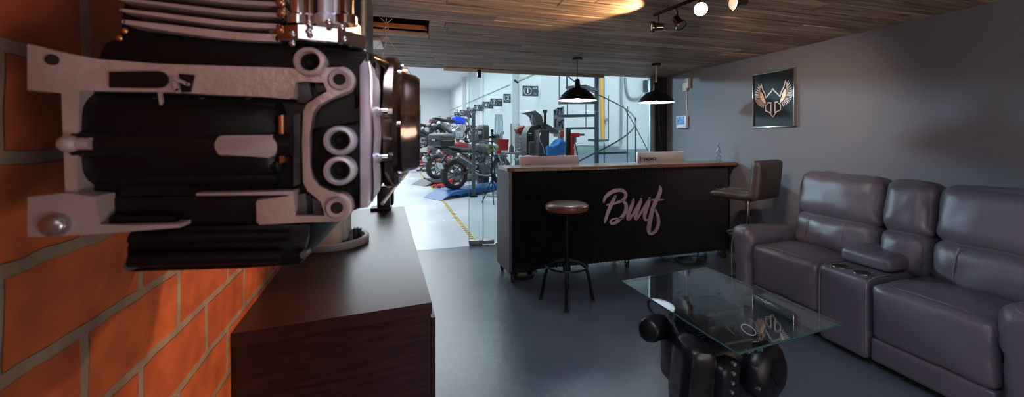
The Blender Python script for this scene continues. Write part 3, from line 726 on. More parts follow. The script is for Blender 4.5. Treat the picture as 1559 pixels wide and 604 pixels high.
# starter drum at far left
mb = MB(); mb.lathe([(0,.10),(.045,.10),(.062,.085),(.066,.06),(.066,-.07),(.055,-.09),(0,-.09)],EL(-.33,.12,.33),(-.75,-.45,.2),seg=26); mb.lathe([(0,.05),(.05,.05),(.055,.03),(.055,-.03),(0,-.04)],EL(-.10,.19,.40),(0,.3,1),seg=22); mb.build('starter_drum',ek,tb,50)
mb = MB()
for k in range(9): mb.box(EL(-.16+.012*k,.02+.02*(k%2),.345+.004*(k%3)),(.006,.10,.035),rot=(0,.3,.2))
for k in range(7): mb.box(EL(.0+.011*k,-.125-.01*(k%2),.325),(.005,.05,.06),rot=(.4,0,.2))
mb.build('linkage','black_metal',tb)
for pts,r in (([EL(-.13,.10,.36),EL(-.21,.20,.44),EL(-.26,.27,.43),EL(-.25,.33,.36),EL(-.2,.28,.28)],.009),([EL(.0,.14,.40),EL(-.0,.24,.435),EL(.04,.34,.42),EL(.0,.40,.36),EL(.05,.25,.25)],.010),([EL(-.24,.0,.30),EL(-.28,.05,.40),EL(-.20,.10,.40)],.008),([EL(-.1,-.15,.34),EL(.0,-.19,.37),EL(.12,-.2,.36),EL(.22,-.1,.33)],.007)):
    MB().tube(pts,r,8,2).build('hose','rubber',tb)
mb = MB()
for (x,y) in ((-.14,-.08),(.16,-.03),(-.1,.16),(.14,.16)): mb.cyl(EL(x,y,.36),EL(x,y,.452),.014,seg=12)
mb.build('glass_support','black_metal',tb)
mb = MB()
mb.build('sump_bolt','steel',tb) if False else mb.bm.free()
MB().rbox(EL(-.02,.03,-.06),(.40,.30,.24),.05,n=12,wr=.006).build('sump',ek,tb,50)
for (x,y) in ((-.15,-.06),(.13,-.06),(-.13,.13),(.12,.13)): MB().cyl(EL(x,y,-.2274),EL(x,y,-.15),.024,seg=14).build('foot','rubber',tb)
tb.location = (1.62*.862,1.80*.862,.196); tb.scale = (.862,)*3

#==CABINET
# ------------------------------------------------------------------ dark sideboard beside the brick wall
ZB = .787
cf, cb = on_z(657.5,460,ZB), on_z(615,314,ZB)
cdir = (cb-cf); cdir.z = 0; CL = cdir.length; cu_ = cdir/CL; cn_ = Vector((-cu_.y,cu_.x,0))    # cn_ points left (to the wall)
fl = on_z(351,508,ZB); CW = (fl-cf).length; cw_ = (fl-cf)/CW
sb = thing('sideboard','long dark brown laminate sideboard beside the brick wall','sideboard',cf+cu_*CL*.5+cn_*CW*.5-Vector((0,0,ZB)))
def P4(u0,u1,w0,w1,z): return [cf+cu_*u+cw_*w+Vector((0,0,z-ZB)) for (u,w) in ((u0,w0),(u0,w1),(u1,w1),(u1,w0))]
mb = MB(); mb.prism(P4(0,CL,0,CW,ZB-.045),(0,0,.045)); mb.build('top','wenge',sb)
mb = MB(); mb.prism(P4(.006,CL-.006,.004,CW-.004,.06),(0,0,ZB-.107)); mb.build('carcass','wenge',sb)
mb = MB(); mb.prism(P4(.04,CL-.04,.03,CW-.03,0),(0,0,.06)); mb.build('plinth','paint_black',sb)
for k in range(3):
    u0 = .02+k*(CL-.04)/3; u1 = u0+(CL-.04)/3-.006
    mb = MB(); a = cf+cu_*u0+Vector((0,0,.08-ZB)); b = cf+cu_*u1+Vector((0,0,.08-ZB)); mb.prism([a,b,b+Vector((0,0,.64)),a+Vector((0,0,.64))],-cw_*.016)
    dr = mb.build('door','wenge',sb)
    c = cf+cu_*(u1-.05)-cw_*.03+Vector((0,0,.5-ZB)); mb = MB(); mb.cyl(c,c+Vector((0,0,.12)),.006,seg=8); mb.cyl(c,c+cw_*.016,.004,seg=6); mb.cyl(c+Vector((0,0,.12)),c+cw_*.016+Vector((0,0,.12)),.004,seg=6); mb.build('handle','steel',dr)
# dark device at far end of the sideboard
q = on_z(592,314,ZB)
dv_ = thing('desk_device','narrow black upright device with pale edge on far end of sideboard','device',(q.x,q.y,ZB))
mb = MB(); mb.box((q.x-.03,q.y-.12,ZB+.10),(.10,.10,.20),bev=.006); mb.box((q.x-.05,q.y-.12,ZB+.012),(.16,.14,.022),bev=.004); mb.build('housing','black_plastic',dv_)
mb = MB(); mb.box((q.x+.035,q.y-.13,ZB+.13),(.022,.05,.19),bev=.005); mb.build('side_rail','black_metal',dv_)
mb = MB(); mb.box((q.x+.048,q.y-.13,ZB+.13),(.004,.02,.165)); mb.build('light_strip','plate_white',dv_)

#==ENGINE
# ------------------------------------------------------------------ display engine in the foreground
YE = .62
en = thing('motorcycle_engine','large black motorcycle engine with silver flanges on display in the foreground','engine',(-.25,.85,1.24))
def ex(y, dy=0): return lambda px,py: on_y(px,py,y)+Vector((0,dy,0))
def plate(mb, pts, y, depth, bev=.002):
    """flat casting: outline measured at plane y, body running back by depth"""
    P = [on_y(a,b,y) for a,b in pts]; n = len(P)
    a = [mb.bm.verts.new(p) for p in P]; b = [mb.bm.verts.new(p+Vector((0,depth,0))) for p in P]
    ff = mb.bm.faces.new(a); mb.bm.faces.new(list(reversed(b))); 
    for i in range(n): mb.bm.faces.new((a[i],b[i],b[(i+1)%n],a[(i+1)%n]))
    if bev: bmesh.ops.bevel(mb.bm, geom=list(ff.edges), offset=bev, segments=2, profile=.5, affect='EDGES')
    return mb
def arcpts(cx,cy,r,a0,a1,n=8): return [(cx+r*math.cos(math.radians(a0+(a1-a0)*i/n)), cy-r*math.sin(math.radians(a0+(a1-a0)*i/n))) for i in range(n+1)]
# main black body
mb = MB()
plate(mb,[(100,110),(150,84),(235,58),(430,58),(560,80),(566,300),(548,318),(470,344),(150,346),(120,300),(98,300)],.645,.42,.006)
mb.build('crankcase','engine_black',en,35)
mb = MB()
c0, c1 = on_y(118,212,.66), on_y(446,212,.66)
mb.rbox(((c0.x+c1.x)/2,.70,c0.z),(c1.x-c0.x,.14,.128),.03,n=14,bulge=(0,.012,0),wr=.001)
mb.build('gearbox_housing','engine_black',en,50)
mb = MB()
for py in (160,184,252,272): a, b = on_y(150,py,.628), on_y(418,py,.628); mb.cyl(a+Vector((0,.012,0)),b+Vector((0,.012,0)),.010,seg=12)
for px in (228,300,372): a = on_y(px,148,.63); b = on_y(px,282,.63); mb.cyl(a+Vector((0,.012,0)),b+Vector((0,.012,0)),.008,seg=10)
mb.build('casting_rib','engine_black',en,50)
# shaft with machined pad
mb = MB(); a, b = on_y(104,220,.615), on_y(440,221,.615); mb.cyl(a+Vector((0,.014,0)),b+Vector((0,.014,0)),.0165,seg=20); mb.build('shaft','engine_gloss',en)
mb = MB(); plate(mb, arcpts(338,217,11,90,180,4)+arcpts(338,226,11,180,270,4)+[(412,238)]+arcpts(404,224,17,-60,60,6)+[(412,205)],.610,.02,.002); mb.build('machined_pad','machined_soft',en,35)
mb = MB(); a = on_y(94,219,.60); mb.sphere(a+Vector((0,.01,0)),.0105,(1,1,1)); mb.cyl(a+Vector((-.008,.01,0)),a+Vector((.02,.012,0)),.0075,seg=10); mb.build('shaft_bolt','machined_soft',en)
mb = MB(); plate(mb,[(424,176),(431,174),(433,246),(425,250)],.625,.02,.001); mb.build('brass_strip','copper',en,35)
# upper flange rail running to the top right boss, then down to the lower right boss
m_ = 'machined'
mb = MB()
plate(mb,[(40,66),(69,72),(95,82),(150,90),(240,97),(330,100),(430,103),(470,106),(508,104)]+arcpts(519,122,21,85,-60,8)+[(500,150),(482,160),(474,172),(471,205),(470,252),(474,272),(486,285),(502,292)]+arcpts(514,315,22,75,-95,9)+[(470,338),(395,343),(390,338),(389,308),(393,303),(440,300),(440,291),(448,290),(448,330),(497,330),(490,306),(468,292),(461,278),(460,215),(461,170),(466,158),(486,146),(500,140),(494,124),(462,122),(448,124),(448,150),(444,150),(440,149),(400,147),(330,144),(262,140),(118,136),(118,300),(97,300),(96,140),(69,137),(40,138)],YE,.028,.0016)
mb.build('flange','machined',en,35)
mb = MB(); plate(mb,[(166,109),(240,108)]+arcpts(244,121,12,80,-80,6)+[(236,134),(166,133)],.617,.006,0); plate(mb,[(272,112),(296,114),(290,140),(276,140)],.6175,.006,0); mb.build('slot','engine_gloss',en,35)
mb = MB()
mb.ribbon([(270,138,7),(266,128,6),(262,118,5),(285,128,5)],lambda x,y: on_y(x,y,.614)+Vector((0,.004,0)),(0,-.004,0))
mb.ribbon([(205,110,3),(240,122,5),(245,160,5),(250,182,5)],lambda x,y: on_y(x,y,.626)+Vector((0,.004,0)),(0,-.004,0))
mb.build('weld_bead','machined_soft',en,40)
# flange pocket webs
mb = MB(); plate(mb,[(450,126),(470,124),(476,150),(464,158),(452,156)],.636,.03,.002); plate(mb,[(478,122),(492,124),(497,138),(482,142)],.636,.03,.002); plate(mb,[(450,296),(466,294),(468,326),(450,328)],.636,.03,.002); plate(mb,[(474,300),(488,306),(492,326),(476,327)],.636,.03,.002); plate(mb,[(446,175),(458,172),(458,280),(446,284)],.636,.03,.002); mb.build('casting_web','grey_plastic',en,35)
# left arms and lower rail
mb = MB()
plate(mb,[(40,300),(97,293),(118,296),(147,298),(150,344),(200,343),(272,341),(272,347),(150,356),(69,360),(40,361)],.612,.03,.002)
plate(mb,[(298,294),(446,291),(446,297),(298,298)],.618,.02,.001)
mb.build('lower_flange','machined_soft',en,35)
mb = MB(); a = on_y(80,343,.606); mb.sphere(a,.012,(1,.5,1)); mb.cyl(a,a+Vector((0,.01,0)),.014,seg=20); mb.build('flange_bolt','steel',en)
mb = MB(); a = on_y(80,91,.6195); mb.cyl(a+Vector((0,-.002,0)),a+Vector((0,.01,0)),.0065,seg=14); mb.build('bolt_hole','dark_void',en)
# rings
for (px,py,R,nm) in ((470,93,.0205,'machined'),(516,214,.0215,'satin_alu'),(516,260,.0215,'satin_alu')):
    c = on_y(px,py,.608); k = R
    rg = MB().lathe([(k*.62,.02),(k*.62,.001),(k*.72,-.002),(k*.92,-.001),(k,.006),(k,.04)],c,(0,1,0),seg=32).build('bearing_ring',nm,en,50)
    MB().lathe([(0,.012),(k*.64,.012)],c,(0,1,0),seg=28).build('bore','dark_void',rg)
    MB().lathe([(k*.25,.008),(k*.34,.004),(k*.44,.008)],c,(0,1,0),seg=20).build('inner_ring','engine_gloss',rg,50)
for (px,py) in ((517,121),(513,316)):
    c = on_y(px,py,.6185)
    rg = MB().lathe([(.0085,.01),(.0085,-.002),(.0135,-.003),(.016,.0)],c,(0,1,0),seg=28).build('boss_ring','machined_soft',en,50)
    MB().lathe([(0,-.0008),(.0088,-.0008)],c,(0,1,0),seg=20).build('bore','dark_void',rg)
# lower black casting
mb = MB()
plate(mb,[(150,300),(475,296),(475,345),(150,348)],.64,.30,.004)
plate(mb,[(196,345),(474,340),(472,372),(462,394),(456,404),(370,408),(280,411),(192,416),(190,380)],.632,.34,.006)
mb.build('sump','engine_black',en,35)
mb = MB(); a, b = on_y(172,333,.63), on_y(270,333,.63); mb.cyl(a,b,.006,seg=12); a, b = on_y(200,362,.628), on_y(440,358,.628); mb.cyl(a,b,.008,seg=12); a, b = on_y(200,395,.626), on_y(430,390,.626); mb.cyl(a,b,.010,seg=12); mb.build('sump_rib','engine_black',en,50)
for (px,py,r) in ((197,405,.0065),(462,388,.005)): a = on_y(px,py,.622); MB().cyl(a,a+Vector((0,.02,0)),r,seg=12).build('sump_bolt','grey_plastic',en)
# casting details on the black body, right of the rail
mb = MB()
plate(mb,[(474,196),(494,192),(545,184),(556,200),(556,286),(535,292),(486,282),(474,262)],.632,.03,.006)
plate(mb,[(440,78),(505,76),(556,88),(558,150),(540,165),(540,110),(520,96),(450,96)],.636,.03,.005)
mb.build('bearing_plate','engine_black',en,35)
# cylinder with cooling fins
mb = MB(); plate(mb,[(215,-90),(425,-90),(425,62),(180,62),(190,0)],.70,.34,.004); plate(mb,[(160,64),(205,50),(425,66),(428,92),(150,84)],.650,.3,.003); mb.build('cylinder_block','engine_black',en,35)
fins = [(-52,6),(-34,6),(-16,6),(1,6),(18,7),(36,11)]
for k,(yy,w) in enumerate(fins):
    mb = MB(); pts = [(168+4*k,yy-3,w*.55),(240,yy+4,w*.8),(300,yy+12,w),(360,yy+19,w),(424,yy+22,w)]
    mb.ribbon(pts, ex(.632,.30), (0,-.30,0), sm=2)
    mb.build('cooling_fin','machined' if k>3 else 'machined_soft',en,30)
for (px,py,r) in ((428,46,.007),(430,20,.007),(428,4,.007),(190,47,.004),(182,58,.004)): MB().sphere(on_y(px,py,.63),r,(1,.7,1),12).build('stud','copper',en)
# chrome cylinder head group
c = on_y(483,0,.665)
def zz(py): return on_y(483,py,.665).z
mb = MB(); mb.lathe([(0,zz(74)),(.070,zz(73)),(.072,zz(71)),(.072,zz(52)),(.069,zz(50)),(0,zz(50))],(c.x,c.y+.02,0),seg=9); ch = mb.build('chrome_collar','chrome',en,20)
mb = MB(); mb.lathe([(0,zz(50)),(.052,zz(50)),(.052,zz(33)),(.046,zz(30)),(0,zz(30))],(c.x+.008,c.y+.01,0),seg=8); mb.build('upper_collar','bronze_chrome',en,20)
for (px,m1,r) in ((455,'chrome',.010),(472,'bronze_chrome',.007),(496,'satin_alu',.011),(510,'satin_alu',.007),(527,'bronze_chrome',.011)):
    p = on_y(px,34,.63); MB().lathe([(0,p.z-.004),(r*1.5,p.z-.004),(r*1.5,p.z+.008),(r,p.z+.012),(r,p.z+.15),(0,p.z+.15)],(p.x,p.y,0),seg=18).build('chrome_tube',m1,en,40)
for (px,py) in ((470,36),(500,34),(445,52),(445,66),(524,60),(520,42),(470,48)): MB().sphere(on_y(px,py,.605),.0045,(1,.8,1),10).build('small_bolt','chrome',en)
mb = MB(); mb.rbox((c.x-.01,.80,zz(0)),(.14,.16,.16),.03,n=8); plate(mb,[(430,58),(545,70),(568,84),(560,100),(430,94)],.66,.2,.004); mb.build('head_casting','engine_black',en,50)
mb = MB(); p = on_y(505,20,.75); mb.rbox((p.x,.84,p.z+.03),(.05,.12,.10),.015,n=8); mb.build('carburettor','engine_black',en,50)
mb = MB(); p = on_y(528,60,.68); mb.cyl(p+Vector((0,0,-.03)),p+Vector((0,0,.03)),.0035,seg=8); p2 = on_y(531,78,.68); mb.sphere(p2,.006); mb.build('fuel_line','copper',en)
# right side: bright joint face, bronze chrome clutch cover, bolts
XF = -.071
mb = MB(); plate(mb,[(547,100),(553,92),(563,95),(566,120),(565,160),(568,205),(565,250),(567,285),(566,306),(560,316),(548,318)],.628,.13,.003); mb.build('joint_face','joint_lilac',en,30)
mb = MB(); mb.ribbon([(562,94,2.2),(566,118,2.6),(565,158,2.6),(568.5,200,3),(566,240,2.6),(568,280,3),(567,306,2.4)],lambda x,y: on_y(x,y,.6255)+Vector((0,.004,0)),(0,-.004,0)); mb.build('gasket_edge','chrome',en)
cc = Vector((XF,.895,1.445))
mb = MB(); mb.lathe([(0,0),(.136,0),(.140,.006),(.140,.022),(.133,.030),(.122,.033),(.112,.036),(.107,.045),(.103,.062),(.096,.071),(0,.072)],cc,(1,0,0),seg=56)
cov = mb.build('clutch_cover','bronze_chrome',en,30)
for k in range(7):
    a = 2*PI*k/7+.5; p = cc+Vector((.024,.128*math.cos(a),.128*math.sin(a))); MB().cyl(p,p+Vector((.012,0,0)),.006,seg=10).build('cover_screw','chrome',cov)
for py in (170,240):
    a, b = on_y(570,py,.705), on_y(598,py,.705); mb = MB(); mb.cyl(a,b,.0065,seg=16); mb.cyl(b-Vector((.008,0,0)),b,.0085,seg=6); mb.cyl(a,a+Vector((.008,0,0)),.010,seg=16); mb.build('cover_bolt','chrome',en)
mb = MB(); a = on_y(613,117,.95); mb.rbox(a+Vector((-.006,0,-.004)),(.036,.05,.032),.010,n=8); mb.rbox(a+Vector((-.028,-.04,.004)),(.025,.06,.03),.010,n=8); mb.cyl(a+Vector((0,-.03,.004)),a+Vector((.012,-.03,.004)),.012,seg=16); mb.build('oil_filler_cap','copper',en,50)
mb = MB(); mb.tube([on_y(548,84,.74),on_y(564,88,.76),on_y(582,96,.80),on_y(592,106,.83)],[.008,.009,.010,.010],10,1); mb.build('breather_pipe','bronze_chrome',en)
mb = MB()
gc = Vector((-.002,1.02,1.45)); mb.cyl(gc,gc+Vector((.004,0,0)),.036,seg=30)
for k in range(28):
    a = 2*PI*k/28; mb.box(gc+Vector((.002,.039*math.cos(a),.039*math.sin(a))),(.004,.004,.007),rot=(a-PI/2,0,0))
mb.build('sprocket','black_metal',en)
mb = MB(); mb.tube([on_y(632,246,.93),on_y(616,266,.9),on_y(598,288,.86),on_y(582,310,.80)],.0035,8,2); mb.build('cover_strap','satin_alu',en)
mb = MB(); mb.prism([(XF,.66,1.315),(XF,1.04,1.33),(XF,1.04,1.56),(XF,.70,1.54)],(-.02,0,0)); mb.rbox((-.22,1.10,1.44),(.24,.14,.18),.03,n=8); mb.build('rear_casting','engine_black',en,50)
# display stand: round base, shell column, hidden arm carrying the engine
bc = on_z(508,370,ZB); ds = thing('engine_display_stand','beige display stand with round base on sideboard, holding the black engine','stand',(bc.x,bc.y,ZB))
mb = MB(); mb.lathe([(0,0),(.185,0),(.19,.006),(.19,.035),(.183,.042),(.165,.040),(.160,.020),(0,.020)],(bc.x,bc.y,ZB),seg=48); mb.build('base','stand_grey',ds)
mb = MB(); mb.lathe([(0,.02),(.155,.02),(.150,.024),(.10,.026),(0,.026)],(bc.x,bc.y,ZB),seg=32); mb.build('base_recess','dark_void',ds)
mb = MB(); mb.rbox((bc.x-.035,bc.y-.06,ZB+.26),(.20,.21,.52),.05,n=12); mb.build('column','stand',ds,50)
mb = MB(); mb.rbox((bc.x+.065,bc.y-.03,ZB+.27),(.05,.16,.48),.02,n=8); mb.build('column_side','stand_grey',ds,50)
mb = MB(); mb.box((bc.x+.12,bc.y-.03,ZB+.06),(.02,.06,.06),bev=.004); mb.box((bc.x+.135,bc.y+.02,ZB+.05),(.02,.05,.05),bev=.004); mb.build('clamp','black_plastic',ds)
mb = MB(); mb.cyl((bc.x-.03,bc.y-.05,ZB+.50),(-.22,1.14,1.42),.030,seg=16); mb.build('support_arm','black_metal',ds)

#==LAMPS
def pendant(px, pyc, pyr, half, label):
    r0 = on_z(px, pyc, ZC); Y = r0.y; rim = on_y(px, pyr, Y); X = on_y(px,(pyc+pyr)/2,Y).x
    z = S_*X+C_*Y; R = half*z/F; zr = rim.z
    t = thing('pendant_lamp', label, 'pendant lamp', (X,Y,ZC), 0, 'black dome pendants over the counter')
    MB().lathe([(0,ZC),(.055,ZC),(.055,ZC-.025),(0,ZC-.025)],(X,Y,0),seg=28).build('canopy','black_metal',t)
    MB().cyl((X,Y,zr+.2),(X,Y,ZC-.02),.0035 if px<940 else .007,seg=8).build('cord','black_metal' if px<940 else 'beige_plastic',t)
    prof = [(.018,zr+.235),(.026,zr+.225),(.030,zr+.18),(.036,zr+.143),(.22*R,zr+.139),(.42*R,zr+.124),(.62*R,zr+.098),(.80*R,zr+.062),(.93*R,zr+.026),(R,zr)]
    MB().lathe([(0,zr+.24)]+prof,(X,Y,0),seg=48).build('shade','black_metal',t,50)
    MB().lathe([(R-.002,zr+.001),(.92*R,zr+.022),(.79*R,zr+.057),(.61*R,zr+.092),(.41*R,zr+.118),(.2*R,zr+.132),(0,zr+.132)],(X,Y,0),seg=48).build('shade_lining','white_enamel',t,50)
    MB().sphere((X,Y,zr+.035),.028,(1,1,1.2)).build('bulb','glow_cool',t)
    return X,Y,zr
PEND = [pendant(879,88,153,29.5,'black dome pendant lamp on a thin cord above the middle of the counter'),
        pendant(999,97,156,27,'black dome pendant lamp on a rod near the grey wall')]
# track light
tr_ = thing('ceiling_track_light','black ceiling track light with four round spot heads, warm bulbs','track light',on_z(1060,12,ZC))
a, b = on_z(996,23,2.205), on_z(1034,8,2.205); dr_ = (b-a).normalized(); e_ = a+dr_*.86
mb = MB(); mb.cyl(a,e_,.011,seg=12); c = a+dr_*.45; mb.lathe([(0,ZC),(.05,ZC),(.05,ZC-.02),(0,ZC-.02)],(c.x,c.y,0),seg=20); mb.cyl(c,c+Vector((0,0,.045)),.008,seg=8); mb.build('rail','black_metal',tr_)
HEADS = []
camv = Vector((0,0,CAMH))
for (px,py,z,dirv,mm,on) in ((998,41,2.115,(-.88,.42,.02),'steel','glow_soft'),(1034,35,2.11,(.15,-.35,-.55),'black_metal','grey_plastic'),(1066,14,2.10,(-.55,-.8,-.28),'steel','glow_warm'),(1122,4,2.10,(-.9,.1,-.12),'steel','glow_soft')):
    p = on_z(px,py,z); d = Vector(dirv).normalized()
    mb = MB(); mb.lathe([(0,-.052),(.020,-.05),(.023,-.045),(.023,-.006),(.027,0),(.036,.012),(.037,.028),(.034,.030)],p,d,seg=26); h = mb.build('spot_head',mm if mm=='black_metal' else 'bronze_chrome',tr_,40)
    MB().lathe([(0,.024),(.033,.024)],p,d,seg=24).build('lens',on,h)
    MB().lathe([(.034,.020),(.038,.022),(.038,.030),(.034,.030)],p,d,seg=26).build('bezel','chrome',h)
    mb = MB(); k = a+dr_*max(0,(p-a).dot(dr_)); mb.tube([p-d*.02+Vector((0,0,.02)),p-d*.02+Vector((0,0,.06)),k],.005,6); mb.build('swivel_arm','black_metal',h)
    HEADS.append((p,d))
# ceiling opening contents, hatch lamp, wires
q = [on_z(535,36,2.262), on_z(655,50,2.262)]
tag(MB().box((-.45,3.297,2.288),(1.02,.014,.034)).build('edge_board','raw_board'),'raw orange brown board along the far edge of the ceiling opening','board')
for i,(px,lb) in enumerate(((599,'white pipe in ceiling opening nearest the hanging wires'),(613,'white pipe in ceiling opening farther right of the hanging wires'))):
    a = on_z(px,34,2.33); tag(MB().cyl((a.x,2.95,2.40),(a.x+.02,3.29,2.40),.022,seg=14).build('ceiling_pipe','white_plastic'),lb,'pipe')
hl = thing('ceiling_panel_lamp','flat white square lamp panel on the plank ceiling above engine','ceiling lamp',(-.47,3.85,ZC))
ps = [on_z(p[0],p[1],2.235) for p in ((541,61),(579,62),(584,75),(549,74))]
mb = MB(); mb.prism(ps,(0,0,.015)); mb.build('panel','white_plastic',hl)
mb = MB(); mb.prism([on_z(539,57,2.24),on_z(579,58,2.24),on_z(579,61,2.24),on_z(540,60,2.24)],(0,0,.01)); mb.build('edge_strip','raw_board',hl)
hw_ = thing('hanging_wires','thin pale tangled wires hanging from the ceiling opening','wire',(-.23,3.0,2.2))
a = on_y(588,26,3.02)
g_ = lambda px,py: on_y(px,py,3.02)
for pts in ([(588,28),(587,40),(588,57)],[(579,27),(588,36),(597,29)],[(583,44),(588,41),(592,43),(588,47),(584,44)],[(588,57),(575,70),(565,80)],[(590,57),(585,75),(581,90)],[(590,58),(600,72),(608,82)],[(617,100),(624,110),(630,119)],[(584,58),(593,57)]):
    MB().tube([g_(*p) for p in pts],.0022,5,1).build('wire','beige_plastic',hw_)
rb = random.Random(5)

#==WORKSHOP
lab = ['nearest','second','third','fourth','fifth','sixth','seventh','eighth']
for i,(Y,px) in enumerate(((10.06,807.5),(12.28,776.5),(14.07,755.5),(15.46,742.5),(17.2,729),(19.05,717.5),(21.4,706),(23.6,697))):
    X = on_y(px,150,Y).x
    t = thing('bay_sign','dark rectangular bay sign with white circled number %d on the workshop wall'%(i+1),'sign',(X,Y,2.44),0,'numbered bay signs along the workshop wall')
    MB().box((X,Y,2.58),(.44,.03,.28)).build('board','sign_dark',t)
    MB().lathe([(.098,0),(.098,-.004),(.108,-.004),(.108,0)],(X-.08,Y-.016,2.58),(0,1,0),seg=36).build('circle','sign_white',t)
    tmesh('number',str(i+1),(X-.08,Y-.019,2.583),.17,'sign_white',t,off=.006)
    b_ = MB().box((X+.125,Y-.017,2.665),(.11,.004,.04)).build('badge','sign_white',t)
    tmesh('badge_lettering','BMF',(X+.125,Y-.021,2.665),.042,'sign_dark',b_,off=.001,xs=1.2)
    MB().box((X+.13,Y-.017,2.51),(.07,.004,.05),rot=(0,.2,0)).build('small_mark','sign_grey',t)
    MB().box((X+.22,Y+.03,2.58),(.05,.05,.03)).build('bracket','sign_dark',t)
# floor tape
mb = MB(); p = [on_z(722.8,367),on_z(700,338),on_z(674.8,305.7),on_z(650.6,276.4),on_z(640,263)]
for a,b in zip(p,p[1:]):
    n = Vector((-(b-a).y,(b-a).x,0)).normalized()*.028; z=Vector((0,0,.001)); mb.prism([a-n+z,b-n+z,b+n+z,a+n+z],(0,0,.001))
tag(mb.build('floor_tape','hazard'),'yellow and black hazard tape line across the white workshop floor','floor tape')
# motorcycles ----------------------------------------------------------------
def wheel(root, x, R, w, disc=True):
    mb = MB(); k = w/2
    mb.lathe([(R-.09,-k*.75),(R-.06,-k),(R-.02,-k*.9),(R,-k*.45),(R+.004,0),(R,k*.45),(R-.02,k*.9),(R-.06,k),(R-.09,k*.75)],(x,0,R),(0,1,0),seg=40)
    for i in range(40):
        a = 2*PI*i/40
        for s in (-1,1): mb.box((x+(R)*math.cos(a),s*k*.45,R+R*math.sin(a)),(.014,k*.7,.022),rot=(0,-a,0))
    t = mb.build('tire','rubber',root,local=True)
    mb = MB(); mb.lathe([(R-.085,-k*.6),(R-.10,-k*.5),(R-.10,k*.5),(R-.085,k*.6)],(x,0,R),(0,1,0),seg=32); mb.cyl((x,-k*.7,R),(x,k*.7,R),.04,seg=16)
    for i in range(7):
        a = 2*PI*i/7; mb.box((x+(R/2-.03)*math.cos(a),0,R+(R/2-.03)*math.sin(a)),(R-.13,.022,.035),rot=(0,-a,0),bev=.006)
    mb.build('rim','grey_plastic',t,local=True)
    mb = MB(); mb.lathe([(.05,-.003),(.125,-.003),(.125,.003),(.05,.003)],(x,-k*.95,R),(0,1,0),seg=28,close=True); mb.build('brake_disc','steel',t,local=True)
def moto(label, loc, rz, tank='grey_plastic', case=False, z=0., style=0, name='motorcycle'):
    t = thing(name, label, 'motorcycle', (loc[0],loc[1],z), rz, 'motorcycles parked along the workshop bays')
    W = lambda mb,n,m,p=t,s=45: mb.build(n,m,p,s,local=True)
    wheel(t,0,.335,.17); wheel(t,1.47,.335,.13)
    mb = MB(); mb.tube([(.02,-.10,.335),(.25,-.11,.37),(.50,-.08,.42)],.028,8,1); mb.tube([(.02,.10,.335),(.25,.11,.37),(.50,.08,.42)],.028,8,1); mb.cyl((0,-.13,.335),(0,.13,.335),.016,seg=10); W(mb,'swingarm','grey_plastic')
    mb = MB()
    for s in (-1,1): mb.tube([(1.15,s*.05,.98),(.85,s*.12,.72),(.55,s*.12,.48),(.60,s*.1,.30),(.95,s*.1,.26),(1.1,s*.06,.5),(1.13,s*.05,.85)],.018,7,1); mb.tube([(.6,s*.1,.66),(.2,s*.09,.80),(-.18,s*.08,.86)],.013,7,1); mb.tube([(.5,s*.1,.5),(.1,s*.09,.76)],.012,7)
    W(mb,'frame','steel' if style else 'black_metal')
    mb = MB(); mb.rbox((.80,0,.42),(.40,.34,.30),.06,n=8,wr=.01); mb.rbox((.92,0,.62),(.24,.26,.22),.04,n=8,wr=.01); mb.cyl((.72,-.20,.42),(.72,.20,.42),.11,seg=20); mb.cyl((.88,-.185,.40),(.88,.185,.40),.075,seg=20); W(mb,'engine_block','grey_plastic' if style==0 else 'steel')
    mb = MB()
    for s in (-1,1):
        for k in range(4): mb.box((.95,s*.12,.56+k*.04),(.22,.05,.012))
        mb.cyl((.80,s*.17,.55),(.80,s*.22,.62),.035,seg=10)
    W(mb,'engine_fins','steel')
    mb = MB(); mb.rbox((.88,0,.90),(.50,.30,.26),.10,rot=(0,.10,0),n=12,fn=lambda o,a:(setattr(o,'y',o.y*(1-.35*max(0,-a[0]))),o)[1]); tk = W(mb,'fuel_tank',tank)
    W(MB().cyl((.88,0,1.02),(.88,0,1.045),.04,seg=14),'fuel_cap','steel',tk)
    mb = MB(); mb.rbox((.36,0,.88),(.60,.25,.085),.04,rot=(0,.04,0),n=10,bulge=(0,0,.01)); mb.rbox((.02,0,.925),(.32,.22,.08),.035,rot=(0,.12,0),n=8); W(mb,'seat','black_plastic')
    mb = MB(); mb.rbox((-.06,0,.83),(.42,.19,.12),.04,rot=(0,.22,0),n=8); W(mb,'tail_fairing','grey_plastic')
    mb = MB(); mb.tube([(-.10,0,.84),(-.30,0,.72),(-.40,0,.55)],.02,6); mb.rbox((-.25,0,.60),(.28,.16,.03),.012,rot=(0,.8,0),n=6); fd = W(mb,'rear_fender','black_plastic')
    W(MB().box((-.40,0,.56),(.01,.20,.13),rot=(0,-.35,0)),'number_plate','plate_white',fd)
    for s in (-1,1):
        W(MB().sphere((-.30,s*.16,.70),.024,(1,1.3,.8),10),'indicator','orange_glass',fd)
    W(MB().rbox((-.27,0,.815),(.04,.14,.05),.015,n=6),'tail_light','red')
    mb = MB(); mb.tube([(.98,-.14,.50),(1.08,-.17,.34),(.9,-.2,.24),(.55,-.19,.30),(.38,-.19,.42)],.024,8,2); W(mb,'exhaust_pipe','steel')
    mb = MB(); q0, q1 = Vector((.42,-.21,.47)), Vector((-.13,-.25,.78)); mb.cyl(q0,q1,.066,.086,seg=18); mu = W(mb,'muffler','grey_plastic')
    mb = MB(); d = (q1-q0).normalized(); mb.cyl(q1,q1+d*.03,.07,.045,seg=16); mb.tube([q0+Vector((0,-.065,.02)),q1+Vector((0,-.075,.0))],.016,6); W(mb,'end_cap','steel',mu)
    mb = MB()
